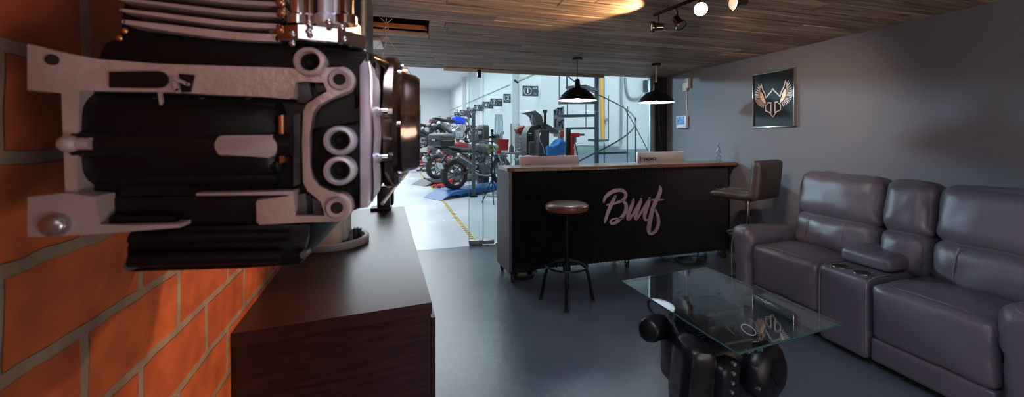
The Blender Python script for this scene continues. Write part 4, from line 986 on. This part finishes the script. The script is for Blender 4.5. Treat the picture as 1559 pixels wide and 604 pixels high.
    for s in (-1,1): mb.cyl((1.47,s*.09,.335),(1.20,s*.09,.98),.024,seg=12); mb.cyl((1.42,s*.09,.46),(1.36,s*.09,.60),.034,seg=12)
    mb.box((1.19,0,.97),(.07,.24,.03),rot=(0,-.4,0)); mb.cyl((1.47,-.1,.335),(1.47,.1,.335),.014,seg=8); W(mb,'fork','steel')
    W(MB().rbox((1.47,0,.70),(.46,.13,.03),.014,rot=(0,.05,0),n=8,bulge=(0,0,.03)),'front_fender','black_plastic')
    mb = MB(); mb.tube([(1.06,-.40,1.10),(1.10,-.30,1.12),(1.18,-.12,1.07),(1.18,.12,1.07),(1.10,.30,1.12),(1.06,.40,1.10)],.013,8,1); hb = W(mb,'handlebar','black_metal')
    for s in (-1,1):
        W(MB().cyl((1.05,s*.42,1.10),(1.085,s*.30,1.12),.019,seg=10),'grip','rubber',hb)
        W(MB().tube([(1.09,s*.30,1.12),(1.12,s*.34,1.22),(1.13,s*.38,1.27)],.007,6),'mirror_stem','black_metal',hb)
        W(MB().rbox((1.13,s*.41,1.30),(.03,.13,.08),.014,n=6),'mirror','steel',hb)
    mb = MB(); mb.sphere((1.30,0,.93),.095,(.8,1,1),16); W(mb,'headlight','steel')
    mb = MB(); mb.rbox((1.33,0,1.13),(.02,.28,.30),.008,rot=(0,-.5,0),n=8); W(mb,'windscreen','grey_plastic')
    mb = MB(); mb.tube([(.45,.14,.32),(.40,.30,.02)],.012,6); W(mb,'side_stand','black_metal')
    mb = MB(); mb.tube([(.20,-.04,.45),(.35,-.04,.70)],.03,8); 
    for k in range(6): mb.ring((.22+.024*k,-.04,.48+.04*k),.042,.008,(.15,0,.25),seg=14,k=5)
    W(mb,'shock_absorber','red' if style==0 else 'yellow')
    for s in (-1,1): W(MB().tube([(.55,s*.12,.40),(.52,s*.26,.38)],.012,6),'footpeg','steel')
    if case:
        mb = MB(); mb.tube([(.05,-.12,.92),(-.35,-.12,.98),(-.35,.12,.98),(.05,.12,.92)],.012,6); W(mb,'rack','black_metal')
        mb = MB(); mb.rbox((-.36,0,1.07),(.38,.50,.16),.035,n=10); tc_ = W(mb,'top_case','black_plastic')
        mb = MB(); mb.rbox((-.36,0,1.20),(.40,.52,.13),.05,n=10,bulge=(0,0,.02)); W(mb,'case_lid','grey_plastic',tc_)
        W(MB().box((-.57,0,1.135),(.012,.14,.05)),'case_latch','steel',tc_)
    return t
def lift(label, loc, rz, z, m, ln=2.15):
    t = thing('bike_lift', label, 'bike lift', (loc[0],loc[1],0), rz, 'motorcycle lifts in the workshop bays')
    W = lambda mb,n,mm,p=t: mb.build(n,mm,p,local=True)
    W(MB().box((.78,0,z-.04),(ln,.66,.08),bev=.006),'platform',m)
    mb = MB(); x0 = .78-ln/2; mb.prism([(x0,-.33,z-.005),(x0,-.33,z-.06),(x0-.32,-.33,max(.004,z-.15))],(0,.66,0)); W(mb,'ramp',m)
    mb = MB(); mb.box((.78,-.2,.03),(1.7,.07,.05)); mb.box((.78,.2,.03),(1.7,.07,.05)); W(mb,'base_frame',m)
    if z > .25:
        for s in (-.24,.24):
            for (a,b) in (((.1,.05),(1.4,z-.07)),((1.4,.05),(.1,z-.07))): W(MB().cyl((a[0],s,a[1]),(b[0],s,b[1]),.03,seg=8),'scissor_arm',m)
    W(MB().box((1.75,0,z+.10),(.10,.28,.26),bev=.01),'wheel_clamp',m)
    return t
HB = math.radians(33)
bikes = [ # label, x, y, lift height, tank, case, style, lift material, lift label
 ('black adventure motorcycle with top case and plate on the blue lift',.765,9.06,.155,'grey_plastic',True,0,'lift_blue','long blue motorcycle lift nearest the glass door'),
 ('dark motorcycle behind the black top case, on low grey lift',.46,11.5,.14,'dark_red',False,0,'grey_plastic','low grey lift with ramp just behind the blue lift'),
 ('motorcycle with bright blue tank raised high on a lift',.55,13.3,1.0,'bright_blue',False,1,'grey_plastic','grey scissor lift raised high under the blue tanked motorcycle'),
 ('silver naked motorcycle raised behind the blue tanked one',.05,15.4,.85,'steel',False,1,'grey_plastic','grey lift with ramp beneath the silver motorcycle'),
 ('black motorcycle on bright red lift farther down the workshop',-.15,17.6,.25,'black_plastic',True,0,'red','bright red lift farther down the workshop'),
 ('grey motorcycle raised near the far end of the row',-.05,19.8,.75,'grey_plastic',False,1,'grey_plastic','raised grey lift near the far end of the row'),
 ('last small dark motorcycle before the back wall',-.45,22.3,.55,'black_plastic',False,1,'grey_plastic','farthest lift before the back wall')]
for (lb,x,y,z,tk,cs,sty,lm,ll) in bikes:
    moto(lb,(x,y),HB,tk,cs,z+.001,sty); lift(ll,(x,y),HB,z,lm)
# yellow stickers on blue lift edge: dealer lettering strip
q = on_z(672,285)
t = thing('floor_jack','low red floor jack between the blue lift and the grey lift','floor jack',(q.x,q.y,0),HB)
W_ = lambda mb,n,m: mb.build(n,m,t,local=True)
W_(MB().box((.1,0,.06),(.62,.22,.05),bev=.01),'chassis','red'); W_(MB().box((.2,0,.13),(.3,.08,.07),rot=(0,-.3,0),bev=.01),'lift_arm','red'); W_(MB().cyl((-.15,0,.1),(-.55,0,.30),.014,seg=8),'handle','black_metal')
for sx_ in (-.15,.35):
    for s2 in (-1,1): W_(MB().cyl((sx_,s2*.12,.035),(sx_,s2*.15,.035),.035,seg=14),'wheel','rubber')
# steel post in front of the first lift
q = on_z(721,299.5)
t = thing('slotted_post','dark slotted steel post standing by the blue lift','post',(q.x,q.y,0))
MB().box((q.x,q.y,.96),(.075,.06,1.90),bev=.004).build('post','stair_steel',t)
mb = MB(); 
for k in range(26): mb.box((q.x,q.y-.032,.12+.07*k),(.016,.004,.035))
mb.build('slots','dark_void',t)
MB().box((q.x,q.y,.012),(.16,.14,.024)).build('base_plate','black_metal',t)
# things around the workshop, each standing on the floor
def vbox(px0,px1,pyt,Y,d=.3):
    a, b = on_y(px0,pyt,Y), on_y(px1,pyt,Y); return (a.x+b.x)/2, b.x-a.x, a.z
x,w_,zt = vbox(728,745,190,10.4)
t = thing('storage_cabinet','tall black cabinet with rounded top behind the steel post','cabinet',(x,10.6,0))
MB().rbox((x,10.6,zt/2),(w_,.4,zt),.05,n=8).build('body','black_plastic',t); MB().box((x,10.39,zt-.45),(w_*.8,.02,.12)).build('label_strip','steel',t); 
MB().box((x-.02,10.39,zt*.45),(w_*.8,.02,.9),bev=.008).build('door','grey_plastic',t)
x,w_,zt = vbox(753.5,765,179,10.9)
t = thing('standing_mirror','tall grey glass panel on feet beside the red box','panel',(x,10.9,0))
MB().box((x,10.9,(zt+.2)/2+.1),(w_,.02,zt-.2),bev=.004).build('glass_sheet','mirror',t); mb = MB(); mb.box((x,10.9,.06),(w_,.4,.04)); mb.box((x-w_/2,10.9,zt/2),(.02,.03,zt)); mb.box((x+w_/2,10.9,zt/2),(.02,.03,zt)); mb.build('frame','steel',t)
x,w_,zt = vbox(778,790,188,9.2)
t = thing('notice_board','narrow notice board on a steel stand left of the tool chest','board',(x,9.2,0))
MB().box((x,9.2,zt-.25),(w_,.02,.5)).build('panel','paper',t); mb = MB()
for s in (-1,1): mb.box((x+s*w_/2,9.2,zt/2),(.02,.025,zt))
mb.box((x,9.2,.03),(w_+.1,.4,.03)); mb.build('frame','steel',t)
x,w_,zt = vbox(757,774,211,8.2)
t = thing('workshop_chair','workshop chair with bright red backrest near the bikes','chair',(x,8.2,0))
MB().rbox((x,8.2,zt-.17),(w_,.03,.33),.012,rot=(.1,.06,0),n=6).build('backrest','red',t); MB().rbox((x,7.98,.70),(w_,.36,.05),.02,n=6).build('seat','red',t)
for sx_ in (-1,1):
    for sy_ in (-1,1): MB().cyl((x+sx_*w_*.42,7.98+sy_*.15,.68),(x+sx_*w_*.5,7.98+sy_*.2,0),.012,seg=8).build('leg','steel',t)
x,w_,zt = vbox(766,792,233,7.5)
t = thing('work_bench','steel work bench covered with grey parts behind left monitor','work bench',(x,7.5,0))
MB().box((x,7.5,zt),(w_,.4,.03)).build('bench_top','steel',t)
for sx_ in (-1,1):
    for sy_ in (-1,1): MB().box((x+sx_*w_*.45,7.5+sy_*.17,zt/2),(.03,.03,zt)).build('leg','steel',t)
rr = random.Random(11)
for k,(nm,lb,m_) in enumerate((('parts_tray','shallow pale tray on the work bench left end','paper'),('oil_can','rounded grey can on the work bench','grey_plastic'),('brake_drum','round steel drum on the work bench right end','steel'))):
    xx = x-.14+.14*k; mb = MB()
    if k==0: mb.lathe([(0,0),(.06,0),(.07,.03),(.066,.03),(.057,.006),(0,.006)],(xx,7.5,zt+.016),seg=18)
    elif k==1: mb.lathe([(0,0),(.05,0),(.05,.10),(.02,.14),(.012,.17),(0,.17)],(xx,7.52,zt+.016),seg=18)
    else: mb.lathe([(0,0),(.06,0),(.06,.02),(.045,.03),(.045,.08),(.02,.085),(0,.085)],(xx,7.48,zt+.016),seg=20)
    tag(mb.build(nm,m_),lb,nm.replace('_',' '))
x,w_,zt = vbox(790,803,204,8.6)
t = thing('tool_chest','silver tool chest of many drawers beside the black machine','tool chest',(x,8.8,0))
MB().box((x,8.8,zt/2+.03),(w_,.4,zt-.06),bev=.006).build('body','grey_plastic',t)
for k in range(7):
    d_ = MB().box((x,8.59,zt-.07-.085*k),(w_*.92,.02,.07),bev=.004).build('drawer','satin_alu',t); MB().box((x,8.575,zt-.05-.085*k),(w_*.7,.012,.012)).build('handle','steel',d_)
for s in (-1,1):
    for s2 in (-1,1): MB().cyl((x+s*w_*.4-.01,8.8+s2*.15,.03),(x+s*w_*.4+.01,8.8+s2*.15,.03),.03,seg=12).build('caster','rubber',t)
x,w_,zt = vbox(787,801,193,8.6)
tag(MB().rbox((x+.02,8.8,on_y(795,204,8.6).z+.09),(w_,.3,.17),.05,rot=(0,-.4,0),n=10,wr=.02).build('leather_bag','dark_red'),'slumped dark red and grey bag on top of the tool chest','bag')
# wheel balancer with raised hood
def yy_(px,py,Y=7.8): return on_y(px,py,Y)
x,w_,zt = vbox(802,822,193,7.8)
t = thing('wheel_balancer','black wheel balancing machine with a raised angular hood','machine',(x,8.0,0))
mb = MB(); P = [yy_(802,203),yy_(808,192),yy_(823,190),yy_(826,200),yy_(826,235)]; bt = [Vector((P[-1].x,P[-1].y,0)),Vector((P[0].x,P[0].y,0))]
mb.prism(P+bt,(0,.45,0)); mb.build('body','black_plastic',t)
mb = MB(); P = [yy_(799,171.5),yy_(815,168),yy_(825,176),yy_(829,192),yy_(824,196),yy_(818,190),(yy_(815,184)),yy_(814,178),yy_(808,173)]; mb.prism(P,(0,.4,0)); mb.build('hood','grey_plastic',t)
mb = MB(); P = [yy_(826,186),yy_(836,190),yy_(851,200),yy_(848,204),yy_(826,198)]; mb.prism(P,(0,.3,0)); mb.build('hood_base','grey_plastic',t)
mb = MB(); mb.tube([yy_(810,175),yy_(809,184),yy_(812,192)],.012,6,1); mb.build('hood_strut','steel',t)
MB().box(yy_(807,203)+Vector((0,-.004,0)),(.07,.01,.02)).build('label_strip','sign_white',t)
MB().rbox(yy_(820,203)+Vector((0,-.004,0)),(.05,.02,.025),.008,n=6).build('red_knob','red',t)
mb = MB(); mb.rbox((yy_(815,222).x,7.77,yy_(815,226).z),(.30,.06,.30),.04,n=8); mb.build('front_panel','grey_plastic',t)
# black column machine
x,w_,zt = vbox(821,837,198,7.3)
t = thing('column_press','black column machine with a tall round post and hose','machine',(x,7.45,0))
MB().box((x,7.5,zt/2),(w_,.35,zt),bev=.01).build('body','black_plastic',t); a = on_y(831,167,7.4); MB().cyl((a.x,7.45,zt-.02),(a.x,7.45,a.z),.028,seg=14).build('post','black_metal',t)
MB().cyl((a.x,7.45,a.z-.06),(a.x,7.45,a.z),.045,seg=14).build('cap','black_plastic',t); MB().box((x+.02,7.32,zt+.0),(w_*1.15,.05,.03),bev=.006).build('top_plate','grey_plastic',t)
MB().tube([on_y(823,202,7.29),on_y(820,212,7.26),on_y(826,220,7.27),on_y(829,234,7.29)],.008,6,2).build('air_hose','steel',t)
# tool display board
x,w_,zt = vbox(843,859,162,8.4)
t = thing('tool_display_board','clear tool display board with hanging tools behind the blue cloth','tool board',(x,8.4,0))
mb = MB(); a,b,c,d = on_y(843,167,8.4),on_y(859,161,8.4),on_y(859,208,8.4),on_y(843,208,8.4); mb.prism([a,b,c,d],(0,.02,0)); mb.build('panel','mirror',t)
mb = MB(); mb.box((x,8.4,on_y(850,208,8.4).z/2),(.04,.04,on_y(850,208,8.4).z)); mb.box((x,8.4,.02),(.4,.4,.03)); mb.build('stand','black_metal',t)
for k,(px,py,h) in enumerate(((845,172,.08),(850,170,.16),(855,169,.12),(846,188,.18),(852,189,.10),(856,190,.2),(842,199,.12))):
    a = on_y(px,py,8.37); mb = MB(); mb.box((a.x,8.37,a.z),(.022,.02,h),rot=(0,.3*math.sin(k*2.1),0)); mb.box((a.x,8.37,a.z+h/2),(.06,.02,.03)); mb.build('hand_tool','black_metal',t)
# tyre changer
x,w_,zt = vbox(853,864,199,7.75)
t = thing('tyre_changer','red and grey tyre changer with horizontal arm near the spiral staircase','machine',(x+.1,7.85,0))
a = on_y(860,199,7.75); MB().box((a.x-.04,7.85,a.z/2),(.09,.1,a.z),bev=.008).build('mast','steel',t); a2 = on_y(868,194,7.75)
MB().box((a2.x,7.87,a2.z/2),(.10,.1,a2.z),bev=.008).build('column','black_metal',t)
mb = MB(); c0,c1 = on_y(871,204,7.75),on_y(882,204,7.75); mb.box(((c0.x+c1.x)/2,7.8,c0.z-.02),(c1.x-c0.x+.02,.12,.09),bev=.01); mb.box((c0.x+.02,7.8,c0.z-.28),(.07,.1,.5),bev=.01); mb.box((on_y(856,203,7.75).x,7.75,c0.z),(.07,.05,.12)); mb.build('red_arm','red',t)
mb = MB(); c2 = on_y(888,205,7.75); mb.box((c2.x-.03,7.8,c2.z),(.14,.05,.05)); mb.box((c0.x+.06,7.75,c0.z-.12),(.06,.06,.12)); mb.build('arm_tip','grey_plastic',t)
MB().box((x+.12,7.95,.35),(.45,.4,.70),bev=.02).build('base','grey_plastic',t); MB().tube([on_y(874,214,7.75),on_y(878,228,7.75),on_y(880,240,7.75)],.012,6).build('lever','black_metal',t)
# blue cloth draped on a stand
c = on_y(846,226,6.9); 
def cl(o,a): 
    o.z += .03*math.sin(o.x*22)+.02*math.sin(o.y*25+o.x*9); o.x += .012*math.sin(o.z*30); o.z -= .09*max(0,-a[0]-.2); return o
mb = MB(); mb.rbox(c+Vector((.03,0,.02)),(.30,.22,.26),.07,n=16,wr=.025,fn=cl); mb.rbox(c+Vector((-.12,-.02,-.06)),(.14,.12,.22),.05,n=12,wr=.02)
st_ = thing('covered_stand','crumpled bright blue cloth over a small stand behind the counter','cloth',(c.x,c.y,0)); mb.build('cloth','cloth_blue',st_,60); mb = MB(); mb.cyl((c.x,c.y,0),(c.x,c.y,c.z-.03),.03,seg=10); mb.lathe([(0,0),(.16,0),(.16,.02),(0,.03)],(c.x,c.y,0),seg=20); mb.build('pedestal','black_metal',st_)
c = on_y(808,236,6.3)
t = thing('paper_stack','loose papers with a pink sheet on a small table behind left monitor','papers',(c.x,6.3,0))
MB().box((c.x,6.3,c.z-.02),(.12,.10,.004),rot=(.25,.1,.4)).build('pink_sheet','paper_pink',t); mb = MB(); mb.rbox((c.x+.10,6.32,c.z-.04),(.14,.12,.04),.015,n=6,wr=.01); mb.rbox((c.x-.12,6.32,c.z-.04),(.14,.12,.06),.02,n=8,wr=.015); mb.build('crumpled_paper','paper',t); mb = MB(); mb.box((c.x,6.32,c.z-.075),(.5,.3,.03)); mb.cyl((c.x,6.32,0),(c.x,6.32,c.z-.08),.03,seg=12); mb.build('small_table','steel',t)
# pale tray beside the lift, tripod stand
q = on_z(751,299); tag(MB().lathe([(0,.0),(.22,0),(.25,.05),(.23,.05),(.2,.02),(.1,.03),(.06,.07),(0,.08)],(q.x+.1,q.y+.1,0),seg=24).build('drain_pan','mirror'),'pale metal drain pan on the floor at the right of the blue lift','drain pan')
q = on_z(720,290); 
c = on_y(749,205,7.9); t = thing('tripod_stand','small black tripod stand with green leaves behind the glass','tripod',(c.x,7.9,0))
MB().cyl((c.x,7.9,.4),(c.x,7.9,c.z),.014,seg=8).build('pole','black_metal',t)
for k in range(3): a = k*2.1+.5; MB().cyl((c.x,7.9,.5),(c.x+.22*math.cos(a),7.9+.22*math.sin(a),0),.010,seg=6).build('leg','black_metal',t)
mb = MB(); mb.box((c.x,7.88,c.z-.05),(.14,.05,.05)); mb.box((c.x,7.88,c.z+.06),(.05,.05,.10)); mb.build('clamp_head','black_metal',t)
mb = MB(); rg = random.Random(4)
for k in range(14): a = rg.uniform(0,6.28); r = rg.uniform(.02,.12); mb.sphere((c.x+r*math.cos(a),7.9+r*math.sin(a)-.05,c.z-.3+rg.uniform(-.08,.08)),.03,(1,.3,1.6),8,rot=(rg.uniform(0,3),rg.uniform(0,3),0))
mb.build('leaves','olive',t)
# security cameras
for px,py,Y,lb in ((786,124,11.0,'small black security camera on white wall above sign one'),(753,160,9.4,None)):
    if lb:
        c = on_y(px,py,Y); t = thing('security_camera',lb,'camera',(c.x,c.y,c.z)); X = WA.x-.0575*(Y-10)
        MB().cyl(c+Vector((-.06,-.05,.03)),c+Vector((.06,.05,-.03)),.035,seg=12).build('body','black_plastic',t); MB().tube([c+Vector((.04,.03,0)),c+Vector((.12,.05,.10)),Vector((X,Y+.08,c.z+.12))],.012,6,1).build('bracket','white_plastic',t)
# workshop ceiling lamps
for k,(px,py,Y) in enumerate(((636,112,17),(650,108,13.5))):
    x = on_y(px,py,Y).x; t = thing('bay_lamp','%s glowing tube lamp on the white workshop ceiling'%('nearer' if k else 'farther'),'lamp',(x,Y,HW)); MB().box((x,Y,HW-.05),(.25,1.1,.07)).build('housing','white_plastic',t); MB().box((x,Y,HW-.10),(.14,1.0,.03)).build('tube','shop_lamp',t)
# ---------------------------------------------------------------- spiral staircase
YS = 6.6; sc_ = on_y(908.5,180,YS); SX, SY = sc_.x, YS; R = .72
ss = thing('spiral_staircase','dark grey steel spiral staircase seen through the glass','staircase',(SX,SY,0))
MB().cyl((SX,SY,0),(SX,SY,3.6),.042,seg=20).build('centre_pole','stair_steel',ss)
z_at = lambda py: on_y(908,py,YS).z
def ang(z): return 180 + (z-1.95)*(-150/1.0)*-1   # degrees; turns with height
steps = []
for k in range(13):
    z = .10+.235*k; a = math.radians(142+ (z-z_at(175))*160)
    w2 = math.radians(17)
    mb = MB(); pts = [(SX+.04*math.cos(a-1),SY+.04*math.sin(a-1),z),(SX+R*math.cos(a-w2),SY+R*math.sin(a-w2),z),(SX+R*math.cos(a),SY+R*math.sin(a),z),(SX+R*math.cos(a+w2),SY+R*math.sin(a+w2),z),(SX+.04*math.cos(a+1),SY+.04*math.sin(a+1),z)]
    mb.prism(pts,(0,0,.045)); mb.build('tread','stair_steel',ss)
    b_ = a-w2; mb = MB(); mb.cyl((SX+(R-.02)*math.cos(b_),SY+(R-.02)*math.sin(b_),z),(SX+(R-.02)*math.cos(b_),SY+(R-.02)*math.sin(b_),z+.92),.010,seg=8); mb.build('baluster','stair_steel',ss)
mb = MB(); mb.tube([(SX+(R-.02)*math.cos(math.radians(142+(z-z_at(175))*160)),SY+(R-.02)*math.sin(math.radians(142+(z-z_at(175))*160)),z+.95) for z in [.05*k for k in range(62)]],.014,8); mb.build('handrail','stair_steel',ss)
# thin straight brace beyond
tag(MB().tube([on_y(948,160,8.2),on_y(966,190,8.2),on_y(990,236,8.2)],.012,6).build('brace_rail','stair_steel'),'thin straight steel rail slanting down right of the spiral staircase','rail')
# pipes on the stairwell wall
YP = 9.93
def pipe(name,lb,pts,r,m,cat='pipe',YP=9.93): 
    return tag(MB().tube([on_y(a,b,YP) for a,b in pts],r,8,1).build(name,m),lb,cat)
pipe('gas_pipe','yellow vertical gas pipe on the stairwell wall',[(915,60),(916,140),(918,212)],.045,'pipe_yellow')
pipe('conduit_pipe','tall grey conduit turning along the wall right of the staircase',[(946,60),(946,218),(944,222),(938,223),(905,221),(880,220),(875,223),(874,250)],.035,'conduit',YP=9.95)
pipe('conduit_pipe','thin grey conduit with a junction box beside the yellow pipe',[(920,60),(920,295)],.015,'conduit',YP=9.98)
q = on_y(922,182,YP); t = tag(MB().box(q,(.12,.07,.10),bev=.01).build('junction_box','conduit'),'small grey junction box on the thin conduit','junction box')
pipe('air_hose','bright green air hose along the wall behind the counter',[(866,226),(900,228),(930,230),(970,233)],.012,'green','hose',YP=9.89)
a = [on_y(p_,q_,9.955) for p_,q_ in ((952,118),(953,136),(956,147),(962,151),(975,149),(981,142),(984,128))]
tag(MB().tube(a,.035,8,2).build('cable_tray','conduit'),'curved grey cable duct hanging near the top of the opening','duct')
a = on_y(986,131,9.9); tag(MB().box(a,(.22,.15,.34),bev=.01).build('wall_speaker','sign_dark'),'small dark box hung on the wall above the right pendant','box')

#==CAMERA
cam = bpy.data.cameras.new('camera'); co = bpy.data.objects.new('camera', cam); C.objects.link(co)
co.location = (0,0,CAMH); co.rotation_euler = (PI/2,0,-YAW)
cam.sensor_width = 36; cam.lens = F/1559*36
cam.shift_x = -(CX-779.5)/1559; cam.shift_y = (HY-302)/1559
cam.clip_start = .02
cam.dof.use_dof = True; cam.dof.focus_distance = 3.6; cam.dof.aperture_fstop = 4.5
bpy.context.scene.camera = co
sc = bpy.context.scene
sc.view_settings.view_transform = 'Standard'; sc.view_settings.look = 'None'; sc.view_settings.exposure = 0

#==LIGHTS
w = bpy.data.worlds.new('world'); bpy.context.scene.world = w; w.use_nodes = True
w.node_tree.nodes['Background'].inputs[0].default_value = (.5,.6,.8,1); w.node_tree.nodes['Background'].inputs[1].default_value = .05
def area(name, loc, rot, sx, sy, power, col, spread=None):
    l = bpy.data.lights.new(name,'AREA'); l.shape='RECTANGLE'; l.size=sx; l.size_y=sy; l.energy=power; l.color=col
    if spread: l.spread = spread
    o = bpy.data.objects.new(name,l); o.location=loc; o.rotation_euler=rot; C.objects.link(o); return o
def spot(name, loc, tgt, power, col, ang, blend=.3, r=.03):
    l = bpy.data.lights.new(name,'SPOT'); l.energy=power; l.color=col; l.spot_size=math.radians(ang); l.spot_blend=blend; l.shadow_soft_size=r
    o = bpy.data.objects.new(name,l); o.location=loc; o.rotation_euler=(Vector(tgt)-Vector(loc)).to_track_quat('-Z','Y').to_euler(); C.objects.link(o); return o
def point(name, loc, power, col, r=.05):
    l = bpy.data.lights.new(name,'POINT'); l.energy=power; l.color=col; l.shadow_soft_size=r
    o = bpy.data.objects.new(name,l); o.location=loc; C.objects.link(o); return o
cool = (.86,.94,1.0)
area('shop_light',(0,9,4.4),(0,0,0),4,3,230,cool); area('shop_light',(-1,15,4.4),(0,0,0),5,6,380,cool); area('shop_light',(-1,23,4.4),(0,0,0),5,6,330,cool)
area('stair_light',(4.8,7.6,4.4),(0,0,0),3,2,150,cool)
# unseen fill lights added behind the camera for lounge, engine and ceiling
point('room_fill',(1.0,-1.1,1.7),7,(.92,.90,1.),.35)
area('engine_fill',(-.05,-.7,1.75),(math.radians(78),0,0),.5,.4,1.7,(1.,.84,.84))
area('ceiling_fill',(2.0,-1.0,.5),(math.radians(180-34),0,math.radians(-5)),2.0,.9,38,(1.,.86,.76))
spot('shop_spill',(-1.6,8.2,2.7),(3.4,3.3,1.25),1100,(.60,.83,1.),34,.5,.15)
spot('wall_wash',(1.7,1.9,2.1),(WX,3.1,1.55),60,(1.,.72,.58),72,1.,.05)
spot('brick_spot',(.75,1.5,2.15),bw(1.38,0,.70),85,(1.,.64,.38),33,.7)
spot('ceiling_wash',(.35,1.6,1.80),(.62,2.75,2.25),30,(1.,.58,.27),95,.9,.05)
for (X,Y,zr) in PEND: spot('pendant_light',(X,Y,zr+.03),(X,Y,0),14,(.80,.92,1.),150,.6,.04)
p,d = HEADS[0]; spot('track_light',p+d*.04,p+d*.04+Vector((-1,.25,.40)),40,(1.,.62,.30),100,.4,.02)
p,d = HEADS[2]; spot('track_light',p+d*.04,p+d,26,(1.,.70,.45),110,.5,.02)
p,d = HEADS[3]; spot('track_light',p+d*.04,p+d,10,(1.,.65,.40),100,.5,.02)
p,d = HEADS[1]; spot('track_light',p+Vector((.06,.02,-.05)),(WX,3.0,1.0),40,(1.,.74,.60),80,.8,.03)
area('fill_light',(.5,.5,2.15),(math.radians(30),0,math.radians(-50)),1.4,1.0,20,(.64,.74,1.),math.radians(115))  # added cool fill for the sofa side, no fixture hangs here
